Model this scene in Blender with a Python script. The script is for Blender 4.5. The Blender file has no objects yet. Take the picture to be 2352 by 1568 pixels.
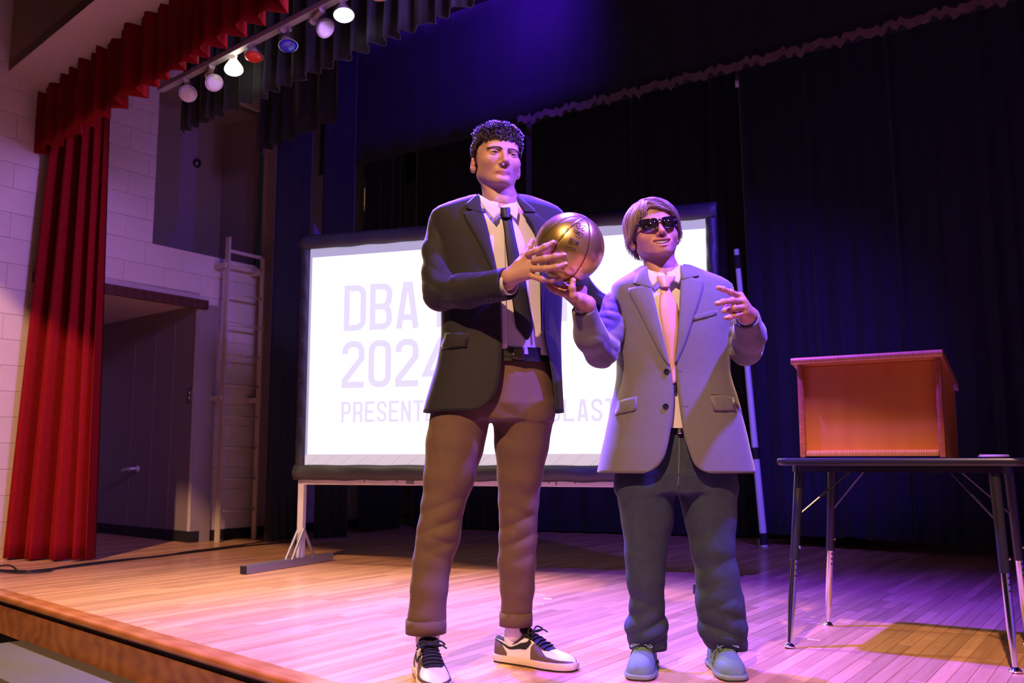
import bpy, bmesh, math, random
import numpy as np
from mathutils import Vector, Matrix
scene = bpy.context.scene
COL = scene.collection
R = math.radians

# ------------------------------------------------------------------ camera
# World frame: X to the right, Y away from the photographer, Z up, z = 0 is the stage floor.
cam_d = bpy.data.cameras.new('camera'); cam = bpy.data.objects.new('camera', cam_d); COL.objects.link(cam)
cam_d.sensor_width = 36.0; cam_d.lens = 36.0*2150/2352
cam.location = (0, 0, 0.75); cam.rotation_euler = (R(90)+math.atan(271/2150), 0, 0)
cam_d.clip_start = 0.05; cam_d.clip_end = 200
cam_d.dof.use_dof = True; cam_d.dof.focus_distance = 3.35; cam_d.dof.aperture_fstop = 5.6
scene.camera = cam
scene.view_settings.view_transform = 'Standard'; scene.view_settings.look = 'None'
scene.view_settings.exposure = 0.0; scene.view_settings.gamma = 1.0
scene.view_settings.use_curve_mapping = False

# ------------------------------------------------------------------ light
world = bpy.data.worlds.new('world'); scene.world = world; world.use_nodes = True
world.node_tree.nodes['Background'].inputs[0].default_value = (0.35, 0.3, 0.55, 1)
world.node_tree.nodes['Background'].inputs[1].default_value = 0.012

def lamp(name, kind, loc, target, power, color, size=0.1, cone=60, blend=0.3):
    d = bpy.data.lights.new(name, kind); o = bpy.data.objects.new(name, d); COL.objects.link(o)
    d.energy = power; d.color = color; d.shadow_soft_size = size
    if kind == 'SPOT': d.spot_size = R(cone); d.spot_blend = blend
    o.location = loc
    o.rotation_euler = (Vector(target)-Vector(loc)).to_track_quat('-Z', 'Y').to_euler()
    return o
# warm house spotlight high behind the photographer
lamp('house_spotlight', 'SPOT', (-3.4, -6.8, 10.75), (-0.4, 5.0, 1.0), 11500, (1.0, 0.565, 0.31), 0.14, 58, 0.35)
# blue lamps of the strip above the stage (out of the frame to the right of the ones in view), plus one added rim lamp
lamp('blue_strip_and_rim_light', 'SPOT', (0.15, 4.12, 3.25), (0.75, 3.55, 0), 2900, (0.10, 0.03, 1.0), 0.05, 105, 0.7)
lamp('blue_strip_and_rim_light', 'SPOT', (-0.45, 4.66, 3.28), (-0.06, 3.5, 1.75), 4200, (0.11, 0.03, 1.0), 0.05, 40, 0.7)  # added unseen lamp: blue rim on the tall person's hair and shoulders
lamp('blue_strip_and_rim_light', 'SPOT', (1.7, 2.76, 3.3), (0.25, 3.45, 1.4), 1500, (0.15, 0.06, 1.0), 0.05, 62, 0.6)
lamp('blue_strip_and_rim_light', 'SPOT', (0.6, 3.75, 3.3), (-3.6, 8.0, 2.2), 800, (0.42, 0.22, 1.0), 0.35, 58, 0.8)
lamp('blue_strip_and_rim_light', 'SPOT', (2.4, 2.66, 3.08), (1.75, 7.6, 1.4), 1300, (0.13, 0.05, 1.0), 0.05, 44, 0.9)
lamp('blue_border_light', 'SPOT', (-0.1, 7.1, 4.85), (-0.1, 8.1, 4.6), 190, (0.10, 0.01, 1.0), 0.05, 150, 1.0)

# ------------------------------------------------------------------ helpers
def link(o): COL.objects.link(o); return o
def tag(o, label=None, cat=None, group=None, kind=None):
    if label: o['label'] = label
    if cat: o['category'] = cat
    if group: o['group'] = group
    if kind: o['kind'] = kind
    return o
def origin(o):
    v = Vector((0, 0, 0))
    while o is not None: v += o.location; o = o.parent
    return v
def thing(name, loc, label, cat, group=None):
    o = bpy.data.objects.new(name, None); o.empty_display_size = 0.1; o.location = loc; link(o)
    return tag(o, label, cat, group)
def mk(name, V, F, m, parent=None, smooth=False, loc=None, angle=None):
    """mesh object from world coordinates"""
    me = bpy.data.meshes.new(name)
    V = np.asarray(V, dtype=float).reshape(-1, 3)
    if parent is not None: off = np.array(origin(parent)); loc = (0, 0, 0)
    else:
        if loc is None: loc = (V[:, 0].mean(), V[:, 1].mean(), V[:, 2].min())
        off = np.array(loc)
    me.from_pydata((V-off).tolist(), [], [tuple(int(i) for i in f) for f in F]); me.validate(); me.update()
    if m is not None: me.materials.append(m)
    o = bpy.data.objects.new(name, me); link(o); o.location = loc
    if parent is not None: o.parent = parent
    if smooth:
        me.shade_smooth()
        if angle: me.set_sharp_from_angle(angle=R(angle))
    return o
class MB:
    """collects boxes, tubes, lofts in world coordinates"""
    def __init__(s): s.V = []; s.F = []
    def add(s, V, F):
        b = len(s.V); s.V += [tuple(map(float, v)) for v in V]; s.F += [tuple(int(i)+b for i in f) for f in F]; return s
    def box(s, c, size, ax=None, bev=0.0):
        """c centre, size full (x,y,z), ax 3 axis vectors"""
        ax = ax or ((1, 0, 0), (0, 1, 0), (0, 0, 1)); A = [Vector(a) for a in ax]; c = Vector(c)
        hx, hy, hz = size[0]/2, size[1]/2, size[2]/2
        if bev <= 0:
            P_ = [c+A[0]*x*hx+A[1]*y*hy+A[2]*z*hz for z in (-1, 1) for y in (-1, 1) for x in (-1, 1)]
            return s.add(P_, [(0, 2, 3, 1), (4, 5, 7, 6), (0, 1, 5, 4), (2, 6, 7, 3), (0, 4, 6, 2), (1, 3, 7, 5)])
        bm = bmesh.new(); bmesh.ops.create_cube(bm, size=1)
        for v in bm.verts: v.co = Vector((v.co.x*2*hx, v.co.y*2*hy, v.co.z*2*hz))
        bmesh.ops.bevel(bm, geom=bm.edges[:], offset=bev, segments=2, affect='EDGES', profile=0.6)
        bm.verts.index_update()
        P_ = [c+A[0]*v.co.x+A[1]*v.co.y+A[2]*v.co.z for v in bm.verts]
        F_ = [[v.index for v in f.verts] for f in bm.faces]; bm.free()
        return s.add(P_, F_)
    def tube(s, pts, r, n=12, caps=True, flat=1.0):
        V, F = tube(pts, r, n, caps, flat); return s.add(V, F)
    def lathe(s, prof, c, axis=(0, 0, 1), n=24):
        """prof list of (radius, height along axis)"""
        a = Vector(axis).normalized(); q = Vector((0, 0, 1)).rotation_difference(a); c = Vector(c)
        V = []; F = []
        for (r, h) in prof:
            for i in range(n):
                t = 2*math.pi*i/n; V.append(c+q @ Vector((r*math.cos(t), r*math.sin(t), h)))
        for j in range(len(prof)-1):
            for i in range(n):
                F.append((j*n+i, j*n+(i+1) % n, (j+1)*n+(i+1) % n, (j+1)*n+i))
        F.append(tuple(range(n))[::-1]); F.append(tuple((len(prof)-1)*n+i for i in range(n)))
        return s.add(V, F)
    def build(s, name, m, parent=None, smooth=False, loc=None, angle=None):
        return mk(name, s.V, s.F, m, parent, smooth, loc, angle)
def tube(pts, r, n=12, caps=True, flat=1.0):
    pts = [Vector(p) for p in pts]; N = len(pts)
    rs = r if isinstance(r, (list, tuple, np.ndarray)) else [r]*N
    V = []; F = []; up = None
    for i, p in enumerate(pts):
        t = (pts[min(i+1, N-1)]-pts[max(i-1, 0)])
        t = t.normalized() if t.length > 1e-9 else Vector((0, 0, 1))
        if up is None:
            up = Vector((0, 0, 1)) if abs(t.z) < 0.9 else Vector((0, 1, 0))
        a = t.cross(up)
        a = a.normalized() if a.length > 1e-6 else Vector((1, 0, 0))
        b = a.cross(t).normalized(); up = b
        for k in range(n):
            th = 2*math.pi*k/n; V.append(p+a*math.cos(th)*rs[i]+b*math.sin(th)*rs[i]*flat)
    for i in range(N-1):
        for k in range(n): F.append((i*n+k, i*n+(k+1) % n, (i+1)*n+(k+1) % n, (i+1)*n+k))
    if caps: F.append(tuple(range(n))[::-1]); F.append(tuple((N-1)*n+k for k in range(n)))
    return V, F
def smooth_path(pts, n=8):
    """Catmull-Rom through points"""
    P_ = [Vector(p) for p in pts]; out = []
    for i in range(len(P_)-1):
        p0, p1, p2, p3 = P_[max(i-1, 0)], P_[i], P_[i+1], P_[min(i+2, len(P_)-1)]
        for k in range(n):
            t = k/n
            out.append(0.5*((2*p1)+(p2-p0)*t+(2*p0-5*p1+4*p2-p3)*t*t+(3*p1-p0-3*p2+p3)*t**3))
    out.append(P_[-1]); return out
def grid_faces(nr, nc, wrap=False):
    F = []
    for j in range(nr-1):
        for i in range(nc if wrap else nc-1):
            F.append((j*nc+i, j*nc+(i+1) % nc, (j+1)*nc+(i+1) % nc, (j+1)*nc+i))
    return F
def solidify(o, t, offset=-1):
    m = o.modifiers.new('thick', 'SOLIDIFY'); m.thickness = t; m.offset = offset; return o

# ------------------------------------------------------------------ materials
def new_mat(name):
    m = bpy.data.materials.new(name); m.use_nodes = True
    return m, m.node_tree, m.node_tree.nodes['Principled BSDF']
def mat(name, color, rough=0.6, metal=0.0, var=0.0, scale=8.0, bump=0.0, bscale=60.0, stretch=(1, 1, 1),
        spec=0.5, sheen=0.0, coat=0.0, sss=0.0, island=0.0, objrand=0.0, tex='NOISE', dark=None, attr=False, emit=0.0):
    m, nt, b = new_mat(name); N = nt.nodes; L = nt.links
    b.inputs['Roughness'].default_value = rough; b.inputs['Metallic'].default_value = metal
    b.inputs['Specular IOR Level'].default_value = spec
    if coat: b.inputs['Coat Weight'].default_value = coat; b.inputs['Coat Roughness'].default_value = 0.12
    if sheen: b.inputs['Sheen Weight'].default_value = sheen; b.inputs['Sheen Roughness'].default_value = 0.35
    if sss:
        b.inputs['Subsurface Weight'].default_value = sss; b.inputs['Subsurface Radius'].default_value = (0.012, 0.005, 0.003)
        b.inputs['Subsurface Scale'].default_value = 1.0
    c = tuple(color)+(1,) if len(color) == 3 else color
    b.inputs['Base Color'].default_value = c
    if emit: b.inputs['Emission Color'].default_value = c; b.inputs['Emission Strength'].default_value = emit
    out = None
    if var or bump:
        tc = N.new('ShaderNodeTexCoord'); mp = N.new('ShaderNodeMapping'); mp.inputs['Scale'].default_value = stretch
        L.new(tc.outputs['Object'], mp.inputs['Vector'])
    if attr:
        at = N.new('ShaderNodeAttribute'); at.attribute_name = 'Col'; out = at.outputs['Color']
    if var:
        n = N.new('ShaderNodeTexNoise'); n.inputs['Scale'].default_value = scale; n.inputs['Detail'].default_value = 6
        n.inputs['Roughness'].default_value = 0.6
        L.new(mp.outputs['Vector'], n.inputs['Vector'])
        mr = N.new('ShaderNodeMapRange'); mr.inputs['From Min'].default_value = 0.3; mr.inputs['From Max'].default_value = 0.7
        L.new(n.outputs['Fac'], mr.inputs['Value'])
        mx = N.new('ShaderNodeMix'); mx.data_type = 'RGBA'
        d = dark or tuple(x*(1-var) for x in c[:3])
        if out is not None:
            mx.blend_type = 'MULTIPLY'; mx.inputs['Factor'].default_value = 1.0
            mr.inputs['To Min'].default_value = 1-var
            L.new(out, mx.inputs[6]); L.new(mr.outputs[0], mx.inputs[7])
        else:
            mx.inputs[6].default_value = tuple(d)+(1,); mx.inputs[7].default_value = c
            L.new(mr.outputs[0], mx.inputs[0])
        out = mx.outputs[2]
    if island or objrand:
        v = None
        if island:
            g = N.new('ShaderNodeNewGeometry'); v = g.outputs['Random Per Island']; amt = island
        if objrand:
            g = N.new('ShaderNodeObjectInfo'); v = g.outputs['Random']; amt = objrand
        mr2 = N.new('ShaderNodeMapRange'); mr2.inputs['To Min'].default_value = 1-amt; mr2.inputs['To Max'].default_value = 1+amt*0.35
        L.new(v, mr2.inputs['Value'])
        mx2 = N.new('ShaderNodeMix'); mx2.data_type = 'RGBA'; mx2.blend_type = 'MULTIPLY'; mx2.inputs['Factor'].default_value = 1
        if out is not None: L.new(out, mx2.inputs[6])
        else: mx2.inputs[6].default_value = c
        L.new(mr2.outputs[0], mx2.inputs[7]); out = mx2.outputs[2]
    if out is not None: L.new(out, b.inputs['Base Color'])
    if bump:
        n2 = N.new('ShaderNodeTexNoise'); n2.inputs['Scale'].default_value = bscale; n2.inputs['Detail'].default_value = 4
        L.new(mp.outputs['Vector'], n2.inputs['Vector'])
        bp = N.new('ShaderNodeBump'); bp.inputs['Strength'].default_value = bump; bp.inputs['Distance'].default_value = 0.004
        L.new(n2.outputs['Fac'], bp.inputs['Height']); L.new(bp.outputs[0], b.inputs['Normal'])
    return m
def wood_mat(name, c1, c2, rough, ring=(1, 1, 1), scale=6, dist=6, coat=0.0, objrand=0.0, island=0.0, spec=0.5, wavemix=0.4):
    """wavy-grain wood along the local axis with the small 'ring' scale"""
    m, nt, b = new_mat(name); N = nt.nodes; L = nt.links
    tc = N.new('ShaderNodeTexCoord'); mp = N.new('ShaderNodeMapping'); mp.inputs['Scale'].default_value = ring
    L.new(tc.outputs['Object'], mp.inputs['Vector'])
    src = mp.outputs['Vector']
    if objrand:
        oi = N.new('ShaderNodeObjectInfo'); ad = N.new('ShaderNodeVectorMath'); ad.operation = 'ADD'
        mu = N.new('ShaderNodeMath'); mu.operation = 'MULTIPLY'; mu.inputs[1].default_value = 37.0
        L.new(oi.outputs['Random'], mu.inputs[0]); L.new(src, ad.inputs[0]); L.new(mu.outputs[0], ad.inputs[1]); src = ad.outputs[0]
    w = N.new('ShaderNodeTexWave'); w.inputs['Scale'].default_value = scale; w.inputs['Distortion'].default_value = dist
    w.inputs['Detail'].default_value = 3; w.inputs['Detail Scale'].default_value = 1.2
    L.new(src, w.inputs['Vector'])
    n = N.new('ShaderNodeTexNoise'); n.inputs['Scale'].default_value = scale*2.2; n.inputs['Detail'].default_value = 8
    L.new(src, n.inputs['Vector'])
    mx0 = N.new('ShaderNodeMix'); mx0.data_type = 'FLOAT'; mx0.inputs[0].default_value = 1-wavemix
    L.new(w.outputs['Fac'], mx0.inputs[2]); L.new(n.outputs['Fac'], mx0.inputs[3])
    mx = N.new('ShaderNodeMix'); mx.data_type = 'RGBA'; mx.inputs[6].default_value = tuple(c2)+(1,); mx.inputs[7].default_value = tuple(c1)+(1,)
    mr = N.new('ShaderNodeMapRange'); mr.inputs['From Min'].default_value = 0.25; mr.inputs['From Max'].default_value = 0.7
    L.new(mx0.outputs[0], mr.inputs['Value']); L.new(mr.outputs[0], mx.inputs[0]); out = mx.outputs[2]
    for amt, node, sock in ((objrand, 'ShaderNodeObjectInfo', 'Random'), (island, 'ShaderNodeNewGeometry', 'Random Per Island')):
        if amt:
            g = N.new(node); m2 = N.new('ShaderNodeMapRange'); m2.inputs['To Min'].default_value = 1-amt; m2.inputs['To Max'].default_value = 1+amt*0.5
            L.new(g.outputs[sock], m2.inputs['Value'])
            mm = N.new('ShaderNodeMix'); mm.data_type = 'RGBA'; mm.blend_type = 'MULTIPLY'; mm.inputs['Factor'].default_value = 1
            L.new(out, mm.inputs[6]); L.new(m2.outputs[0], mm.inputs[7]); out = mm.outputs[2]
    L.new(out, b.inputs['Base Color'])
    b.inputs['Roughness'].default_value = rough; b.inputs['Specular IOR Level'].default_value = spec
    if coat: b.inputs['Coat Weight'].default_value = coat; b.inputs['Coat Roughness'].default_value = 0.15
    return m
def emit_mat(name, color, strength):
    m, nt, b = new_mat(name)
    b.inputs['Base Color'].default_value = (0.06, 0.06, 0.06, 1); b.inputs['Roughness'].default_value = 0.9; b.inputs['Specular IOR Level'].default_value = 0.1
    b.inputs['Emission Color'].default_value = tuple(color)+(1,); b.inputs['Emission Strength'].default_value = strength
    return m
# ================================================================== THE SETTING
EU = Vector((0.718, -0.696, 0)); EV = Vector((0.559, 0.829, 0)); NW = Vector((0.829, -0.559, 0)); UP = Vector((0, 0, 1))
EP = Vector((0.696, 0.718, 0))           # upstage, square to the stage front
rnd = random.Random(4)
E0 = Vector((-0.701, 3.288, 0))          # a point of the stage front edge
M_floor = wood_mat('maple_boards', (0.74, 0.40, 0.20), (0.58, 0.28, 0.125), 0.36, (22, 0.9, 22), 1.0, 5, 0.35, 0.30, 0, wavemix=0.03)
M_floor_far = wood_mat('maple_boards_far', (0.74, 0.40, 0.20), (0.58, 0.28, 0.125), 0.36, (22, 0.9, 22), 1.0, 5, 0.35, 0, 0.30, wavemix=0.03)
M_gap = mat('floor_gap', (0.05, 0.025, 0.012), 0.8)
M_nose = wood_mat('nosing_wood', (0.50, 0.19, 0.055), (0.40, 0.13, 0.03), 0.32, (1.2, 18, 18), 1.0, 4, 0.4)
M_fascia = wood_mat('fascia_plywood', (0.36, 0.135, 0.045), (0.20, 0.065, 0.022), 0.5, (1.0, 3, 3.2), 2.2, 9, 0.1, wavemix=0.22)
M_black = mat('black_paint', (0.008, 0.008, 0.009), 0.7)
M_cream = mat('cream_block_paint', (0.70, 0.58, 0.53), 0.55, 0, 0.08, 3, 0.25, 90)
M_mortar = mat('cream_mortar', (0.52, 0.43, 0.40), 0.7, 0, 0.1, 6)
M_carpet = mat('grey_carpet', (0.15, 0.135, 0.12), 0.95, 0, 0.35, 160, 0.9, 420)
M_panel = wood_mat('header_wood', (0.42, 0.23, 0.11), (0.30, 0.15, 0.07), 0.5, (9, 9, 0.7), 1.5, 5, 0.1)
M_soffit = mat('soffit_plaster', (0.62, 0.46, 0.44), 0.75, 0, 0.06, 4)
M_dwood = wood_mat('lintel_wood', (0.10, 0.03, 0.02), (0.06, 0.018, 0.012), 0.5, (3, 3, 14), 2, 3)
M_ceil = mat('ceiling_black', (0.012, 0.011, 0.014), 0.9)
M_house = mat('house_floor_tile', (0.16, 0.13, 0.11), 0.5, 0, 0.2, 5)

def basis(o, ex, ey, ez, loc):
    o.matrix_basis = Matrix(((ex.x, ey.x, ez.x, loc[0]), (ex.y, ey.y, ez.y, loc[1]), (ex.z, ey.z, ez.z, loc[2]), (0, 0, 0, 1)))

# ---- stage floor: slab + boards running upstage
fl = MB()
A_ = E0-EU*6.5; B_ = E0+EU*6.0; C_ = B_+EV*13; D_ = A_+EV*13
ins = EP*0.03
top = [A_+ins, B_+ins, C_, D_]
fl.add([(p.x, p.y, -0.0222) for p in top]+[(p.x, p.y, -0.09) for p in top], [(0, 1, 2, 3), (7, 6, 5, 4), (0, 4, 5, 1), (1, 5, 6, 2), (2, 6, 7, 3), (3, 7, 4, 0)])
floor = fl.build('floor', M_gap, loc=(0, 0, 0)); tag(floor, 'varnished narrow-board wooden stage floor', kind='structure')
BW = 0.057
boards = []
def edge_s(q):   # where a board line at offset q (along NW) meets the inner side of the nosing
    o = E0+EP*0.085
    # point = EV*s + NW*q ; (point-o).EP = 0
    return (o.dot(EP)-q*NW.dot(EP))/EV.dot(EP)
q = -9.0
while q < 4.6:
    s0 = max(edge_s(q), edge_s(q+BW)); first = True; s = s0-rnd.random()*0.9
    while s < 13.0:
        ln = rnd.choice((0.35, 0.5, 0.65, 0.8, 1.0, 1.25)); a = max(s, min(edge_s(q), edge_s(q+BW))); b_ = s+ln; s = b_
        if b_ < a+0.06: continue
        mid = EV*((a+b_)/2)+NW*(q+BW/2)
        if mid.y < 1.5 or mid.y > 12.5 or abs(mid.x) > 0.62*mid.y+0.9: continue
        boards.append((q, a, b_, mid))
    q += BW
def in_view(m):
    return abs(m.x) < 0.56*m.y and m.y > 3.2
boards.sort(key=lambda b: (0 if in_view(b[3]) else 1, b[3].length_squared/((b[2]-b[1])**0.5)))
plank_me = {}
def plank_mesh(ln):
    k = round(ln, 3)
    if k not in plank_me:
        w = BW-0.0012; c = 0.0012; y0, y1 = -k/2+0.0005, k/2-0.0005
        V = [(-w/2, y0, -0.022), (w/2, y0, -0.022), (w/2, y1, -0.022), (-w/2, y1, -0.022),
             (-w/2, y0, -c), (w/2, y0, -c), (w/2, y1, -c), (-w/2, y1, -c),
             (-w/2+c, y0+c, 0), (w/2-c, y0+c, 0), (w/2-c, y1-c, 0), (-w/2+c, y1-c, 0)]
        F = [(0, 1, 5, 4), (1, 2, 6, 5), (2, 3, 7, 6), (3, 0, 4, 7), (4, 5, 9, 8), (5, 6, 10, 9), (6, 7, 11, 10), (7, 4, 8, 11), (8, 9, 10, 11)]
        me = bpy.data.meshes.new('plank'); me.from_pydata(V, [], F); me.materials.append(M_floor); me.update(); plank_me[k] = me
    return plank_me[k]
far = MB()
for i, (q, a, b_, mid) in enumerate(boards):
    me = plank_mesh(b_-a)
    if i < 300:
        o = bpy.data.objects.new('plank', me); link(o); o.parent = floor; basis(o, NW, EV, UP, (mid.x, mid.y, rnd.uniform(-0.0004, 0.0002)))
    else:
        dz = rnd.uniform(-0.0004, 0.0002)
        far.add([(mid+NW*v.co.x+EV*v.co.y+UP*(v.co.z+dz)) for v in me.vertices], [tuple(p.vertices) for p in me.polygons])
# store the far boards in board-aligned axes so that the grain runs along them
fo = far.build('plank', M_floor_far, floor); fo['kind'] = 'stuff'
inv = np.array([[NW.x, EV.x, 0], [NW.y, EV.y, 0], [0, 0, 1]])
co = np.zeros(len(fo.data.vertices)*3); fo.data.vertices.foreach_get('co', co)
fo.data.vertices.foreach_set('co', (co.reshape(-1, 3) @ inv).ravel()); basis(fo, NW, EV, UP, (0, 0, 0))

# ---- stage front: nosing, black strip painted in for the shadow gap, fascia
def along(name, prof, s0, s1, m, label, nseg=1, smooth=False):
    """prof: (p, z) loop, p measured upstage from the front edge; swept along EU"""
    V = []; n = len(prof)
    for k in range(nseg+1):
        o = E0+EU*(s0+(s1-s0)*k/nseg)
        V += [o+EP*p+UP*z for p, z in prof]
    F = [(k*n+i, (k+1)*n+i, (k+1)*n+(i+1) % n, k*n+(i+1) % n) for k in range(nseg) for i in range(n)]
    F += [tuple(range(n)), tuple(nseg*n+i for i in range(n))[::-1]]
    c = E0+EU*((s0+s1)/2)
    V = np.array([[(v-c).dot(EU), (v-c).dot(EP), v.z] for v in V])
    o = mk(name, V, F, m, loc=(0, 0, 0), smooth=smooth, angle=40); basis(o, EU, EP, UP, c)
    return tag(o, label, kind='structure')
nose = [(0.084, -0.022), (0.084, 0.0), (0.012, 0.0)]+[(0.012-0.021*math.sin(t)*1.0, -0.021+0.021*math.cos(t)) for t in np.linspace(0.3, math.pi-0.3, 8)]+[(0.012, -0.042), (0.084, -0.042)]
along('trim_1', nose, -4.6, 6, M_nose, 'rounded orange-brown wooden nosing along the front edge of the stage', 1, True)
along('trim_2', [(0.03, -0.042), (0.03, -0.075), (0.09, -0.075), (0.09, -0.042)], -4.6, 6, M_black, 'black strip painted as the shadow gap under the stage nosing')
along('wall_front', [(0.015, -0.07), (0.015, -0.215), (0.06, -0.215), (0.06, -0.07)], -4.6, 6, M_fascia, 'grained plywood fascia of the stage front')
along('baseboard_front', [(0.09, -0.215), (0.09, -0.85), (0.13, -0.85), (0.13, -0.215)], -4.6, 6, M_black, 'black riser under the stage front fascia')
hf = MB(); hf.box((0, 0, -0.9), (30, 30, 0.1)); tag(hf.build('floor_house', M_house), 'dark tiled floor of the hall in front of the stage', kind='structure')
# carpeted steps against the stage front
st = thing('carpeted_stair', (-2.2, 4.6, -0.85), 'grey carpeted steps against the stage front at bottom left', 'steps')
c0 = Vector((-2.565, 5.168, 0))-EP*0.055; dn = -EP
for k, z in enumerate((-0.2, -0.42, -0.64)):
    d0, d1 = -0.0+0.36*k*0.95, 0.36+0.36*k*0.95
    if k == 0: d0 = 0.0
    cc = c0+EU*1.1+dn*((d0+d1)/2)
    m_ = MB(); m_.box((cc.x, cc.y, z-0.02), (2.2, d1-d0+0.03, 0.04), (EU, EP, UP), 0.015)
    tr = m_.build('tread', M_carpet, st, True, angle=50)
    m_ = MB(); fr = c0+EU*1.1+dn*(d1-0.02); m_.box((fr.x, fr.y, z-0.04-0.09), (2.18, 0.03, 0.18), (EU, EP, UP), 0.004); m_.build('riser', M_carpet, st)
m_ = MB(); cc = c0+EU*0.02+dn*0.18; m_.box((cc.x, cc.y, -0.53), (0.04, 0.34, 0.6), (EU, EP, UP)); m_.build('side_panel', M_fascia, st)

# ---- block walls
def block_mesh():
    m_ = MB(); m_.box((0, 0, 0), (0.398, 0.03, 0.198), bev=0.003)
    me = bpy.data.meshes.new('block'); me.from_pydata(m_.V, [], m_.F); me.materials.append(M_cream); me.update(); return me
BLK = block_mesh()
def block_wall(name, o, d, nrm, s0, s1, z0, z1, openings, label, thick=0.2, phase=0.0, zphase=0.075):
    """wall slab behind individually laid blocks; o origin, d direction, nrm faces the viewer"""
    w = MB()
    # slab split around openings
    cuts = sorted(set([s0, s1]+[c for op in openings for c in op[:2] if s0 < c < s1]))
    for a, b in zip(cuts[:-1], cuts[1:]):
        zs = [(z0, z1)]
        for (oa, ob, oz0, oz1) in openings:
            if oa <= (a+b)/2 <= ob:
                nz = []
                for (za, zb) in zs:
                    if oz0 > za: nz.append((za, min(zb, oz0)))
                    if oz1 < zb: nz.append((max(za, oz1), zb))
                zs = nz
        for za, zb in zs:
            if zb-za < 0.001: continue
            c = o+d*((a+b)/2)-nrm*(thick/2+0.017)
            w.box((c.x, c.y, (za+zb)/2), (b-a, thick, zb-za), (d, nrm, UP))
    wall = w.build(name, M_mortar, loc=(o.x, o.y, 0)); tag(wall, label, kind='structure')
    k = 0; z = z0-((z0-zphase) % 0.2)
    while z < z1:
        za, zb = max(z, z0), min(z+0.2, z1)
        if zb-za > 0.03:
            iv = [(s0, s1)]
            for (oa, ob, oz0, oz1) in openings:
                if oz0 < (za+zb)/2 < oz1:
                    iv = [x for (p, r_) in iv for x in ((p, min(r_, oa)), (max(p, ob), r_)) if x[1]-x[0] > 0.02]
            off = (0.2 if k % 2 else 0.0)+phase
            s = s0-((s0-off) % 0.4)
            while s < s1:
                for (p, r_) in iv:
                    a, b = max(s, p), min(s+0.4, r_)
                    if b-a > 0.03:
                        ob_ = bpy.data.objects.new('block', BLK); link(ob_); ob_.parent = wall
                        c = o+d*((a+b)/2)-nrm*0.015-Vector((o.x, o.y, 0))
                        ob_.matrix_basis = Matrix(((d.x*(b-a)/0.4, nrm.x, 0, c.x), (d.y*(b-a)/0.4, nrm.y, 0, c.y), (0, 0, (zb-za)/0.2, (za+zb)/2), (0, 0, 0, 1)))
                s += 0.4
        z += 0.2; k += 1
    return wall
W0 = Vector((-2.933, 8.671, 0))
wl = block_wall('wall_left', W0, EV, NW, -2.2, 2.2, 0.0, 4.9, [(-1.6, 0.0, -1, 2.236), (-0.53, 0.75, 2.633, 4.3)], 'cream painted block side wall of the stage with alcove and high niche', 0.03)
# black baseboard
m_ = MB(); c = W0+EV*1.1+NW*0.006; m_.box((c.x, c.y, 0.05), (2.2, 0.012, 0.1), (EV, NW, UP)); tag(m_.build('baseboard_left', M_black), 'black rubber baseboard under the block wall beside the ladder', kind='structure')
# alcove: return wall, ceiling, far wall
EA = Vector((-0.75, 0.66, 0)); NA = Vector((-0.66, -0.75, 0))
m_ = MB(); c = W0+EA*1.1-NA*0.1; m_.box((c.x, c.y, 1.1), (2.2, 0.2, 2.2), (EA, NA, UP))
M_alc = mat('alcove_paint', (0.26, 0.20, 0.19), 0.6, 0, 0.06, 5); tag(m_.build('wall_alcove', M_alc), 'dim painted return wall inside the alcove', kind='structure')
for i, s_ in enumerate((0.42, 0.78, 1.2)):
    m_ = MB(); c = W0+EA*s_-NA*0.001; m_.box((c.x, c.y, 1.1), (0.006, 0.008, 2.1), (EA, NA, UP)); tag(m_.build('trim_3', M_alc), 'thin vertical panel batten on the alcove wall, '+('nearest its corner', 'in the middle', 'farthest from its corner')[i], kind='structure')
m_ = MB(); c = W0+EA*1.1+NA*0.006; m_.box((c.x, c.y, 0.05), (2.2, 0.012, 0.1), (EA, NA, UP)); tag(m_.build('baseboard_alcove', M_black), 'black rubber baseboard inside the alcove', kind='structure')
c1 = W0-EV*1.6
m_ = MB(); P4 = [W0, W0+EA*2.2, c1+EA*2.2, c1]; P4[3] = c1; m_.add([(p.x, p.y, 2.19) for p in P4]+[(p.x, p.y, 2.3) for p in P4], [(0, 1, 2, 3), (4, 7, 6, 5), (0, 4, 5, 1), (1, 5, 6, 2), (2, 6, 7, 3), (3, 7, 4, 0)])
tag(m_.build('ceiling_alcove', M_soffit), 'plaster ceiling of the alcove', kind='structure')
m_ = MB(); c = W0+EA*2.2-EV*0.8; m_.box((c.x, c.y, 1.1), (1.8, 0.1, 2.2), (EV, NW, UP)); tag(m_.build('wall_alcove_far', M_cream), 'far wall of the alcove in shadow', kind='structure')
m_ = MB(); c = c1+EA*1.1; m_.box((c.x, c.y, 1.1), (2.2, 0.1, 2.2), (EA, NA, UP)); tag(m_.build('wall_alcove_near', M_cream), 'near wall of the alcove hidden by the red curtain', kind='structure')
m_ = MB(); c = W0+EV*(-0.764)+NW*0.02; m_.box((c.x, c.y, 2.193), (1.672, 0.05, 0.085), (EV, NW, UP), 0.004); tag(m_.build('trim_4', M_dwood), 'dark stained wooden lintel over the alcove', kind='structure')
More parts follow.
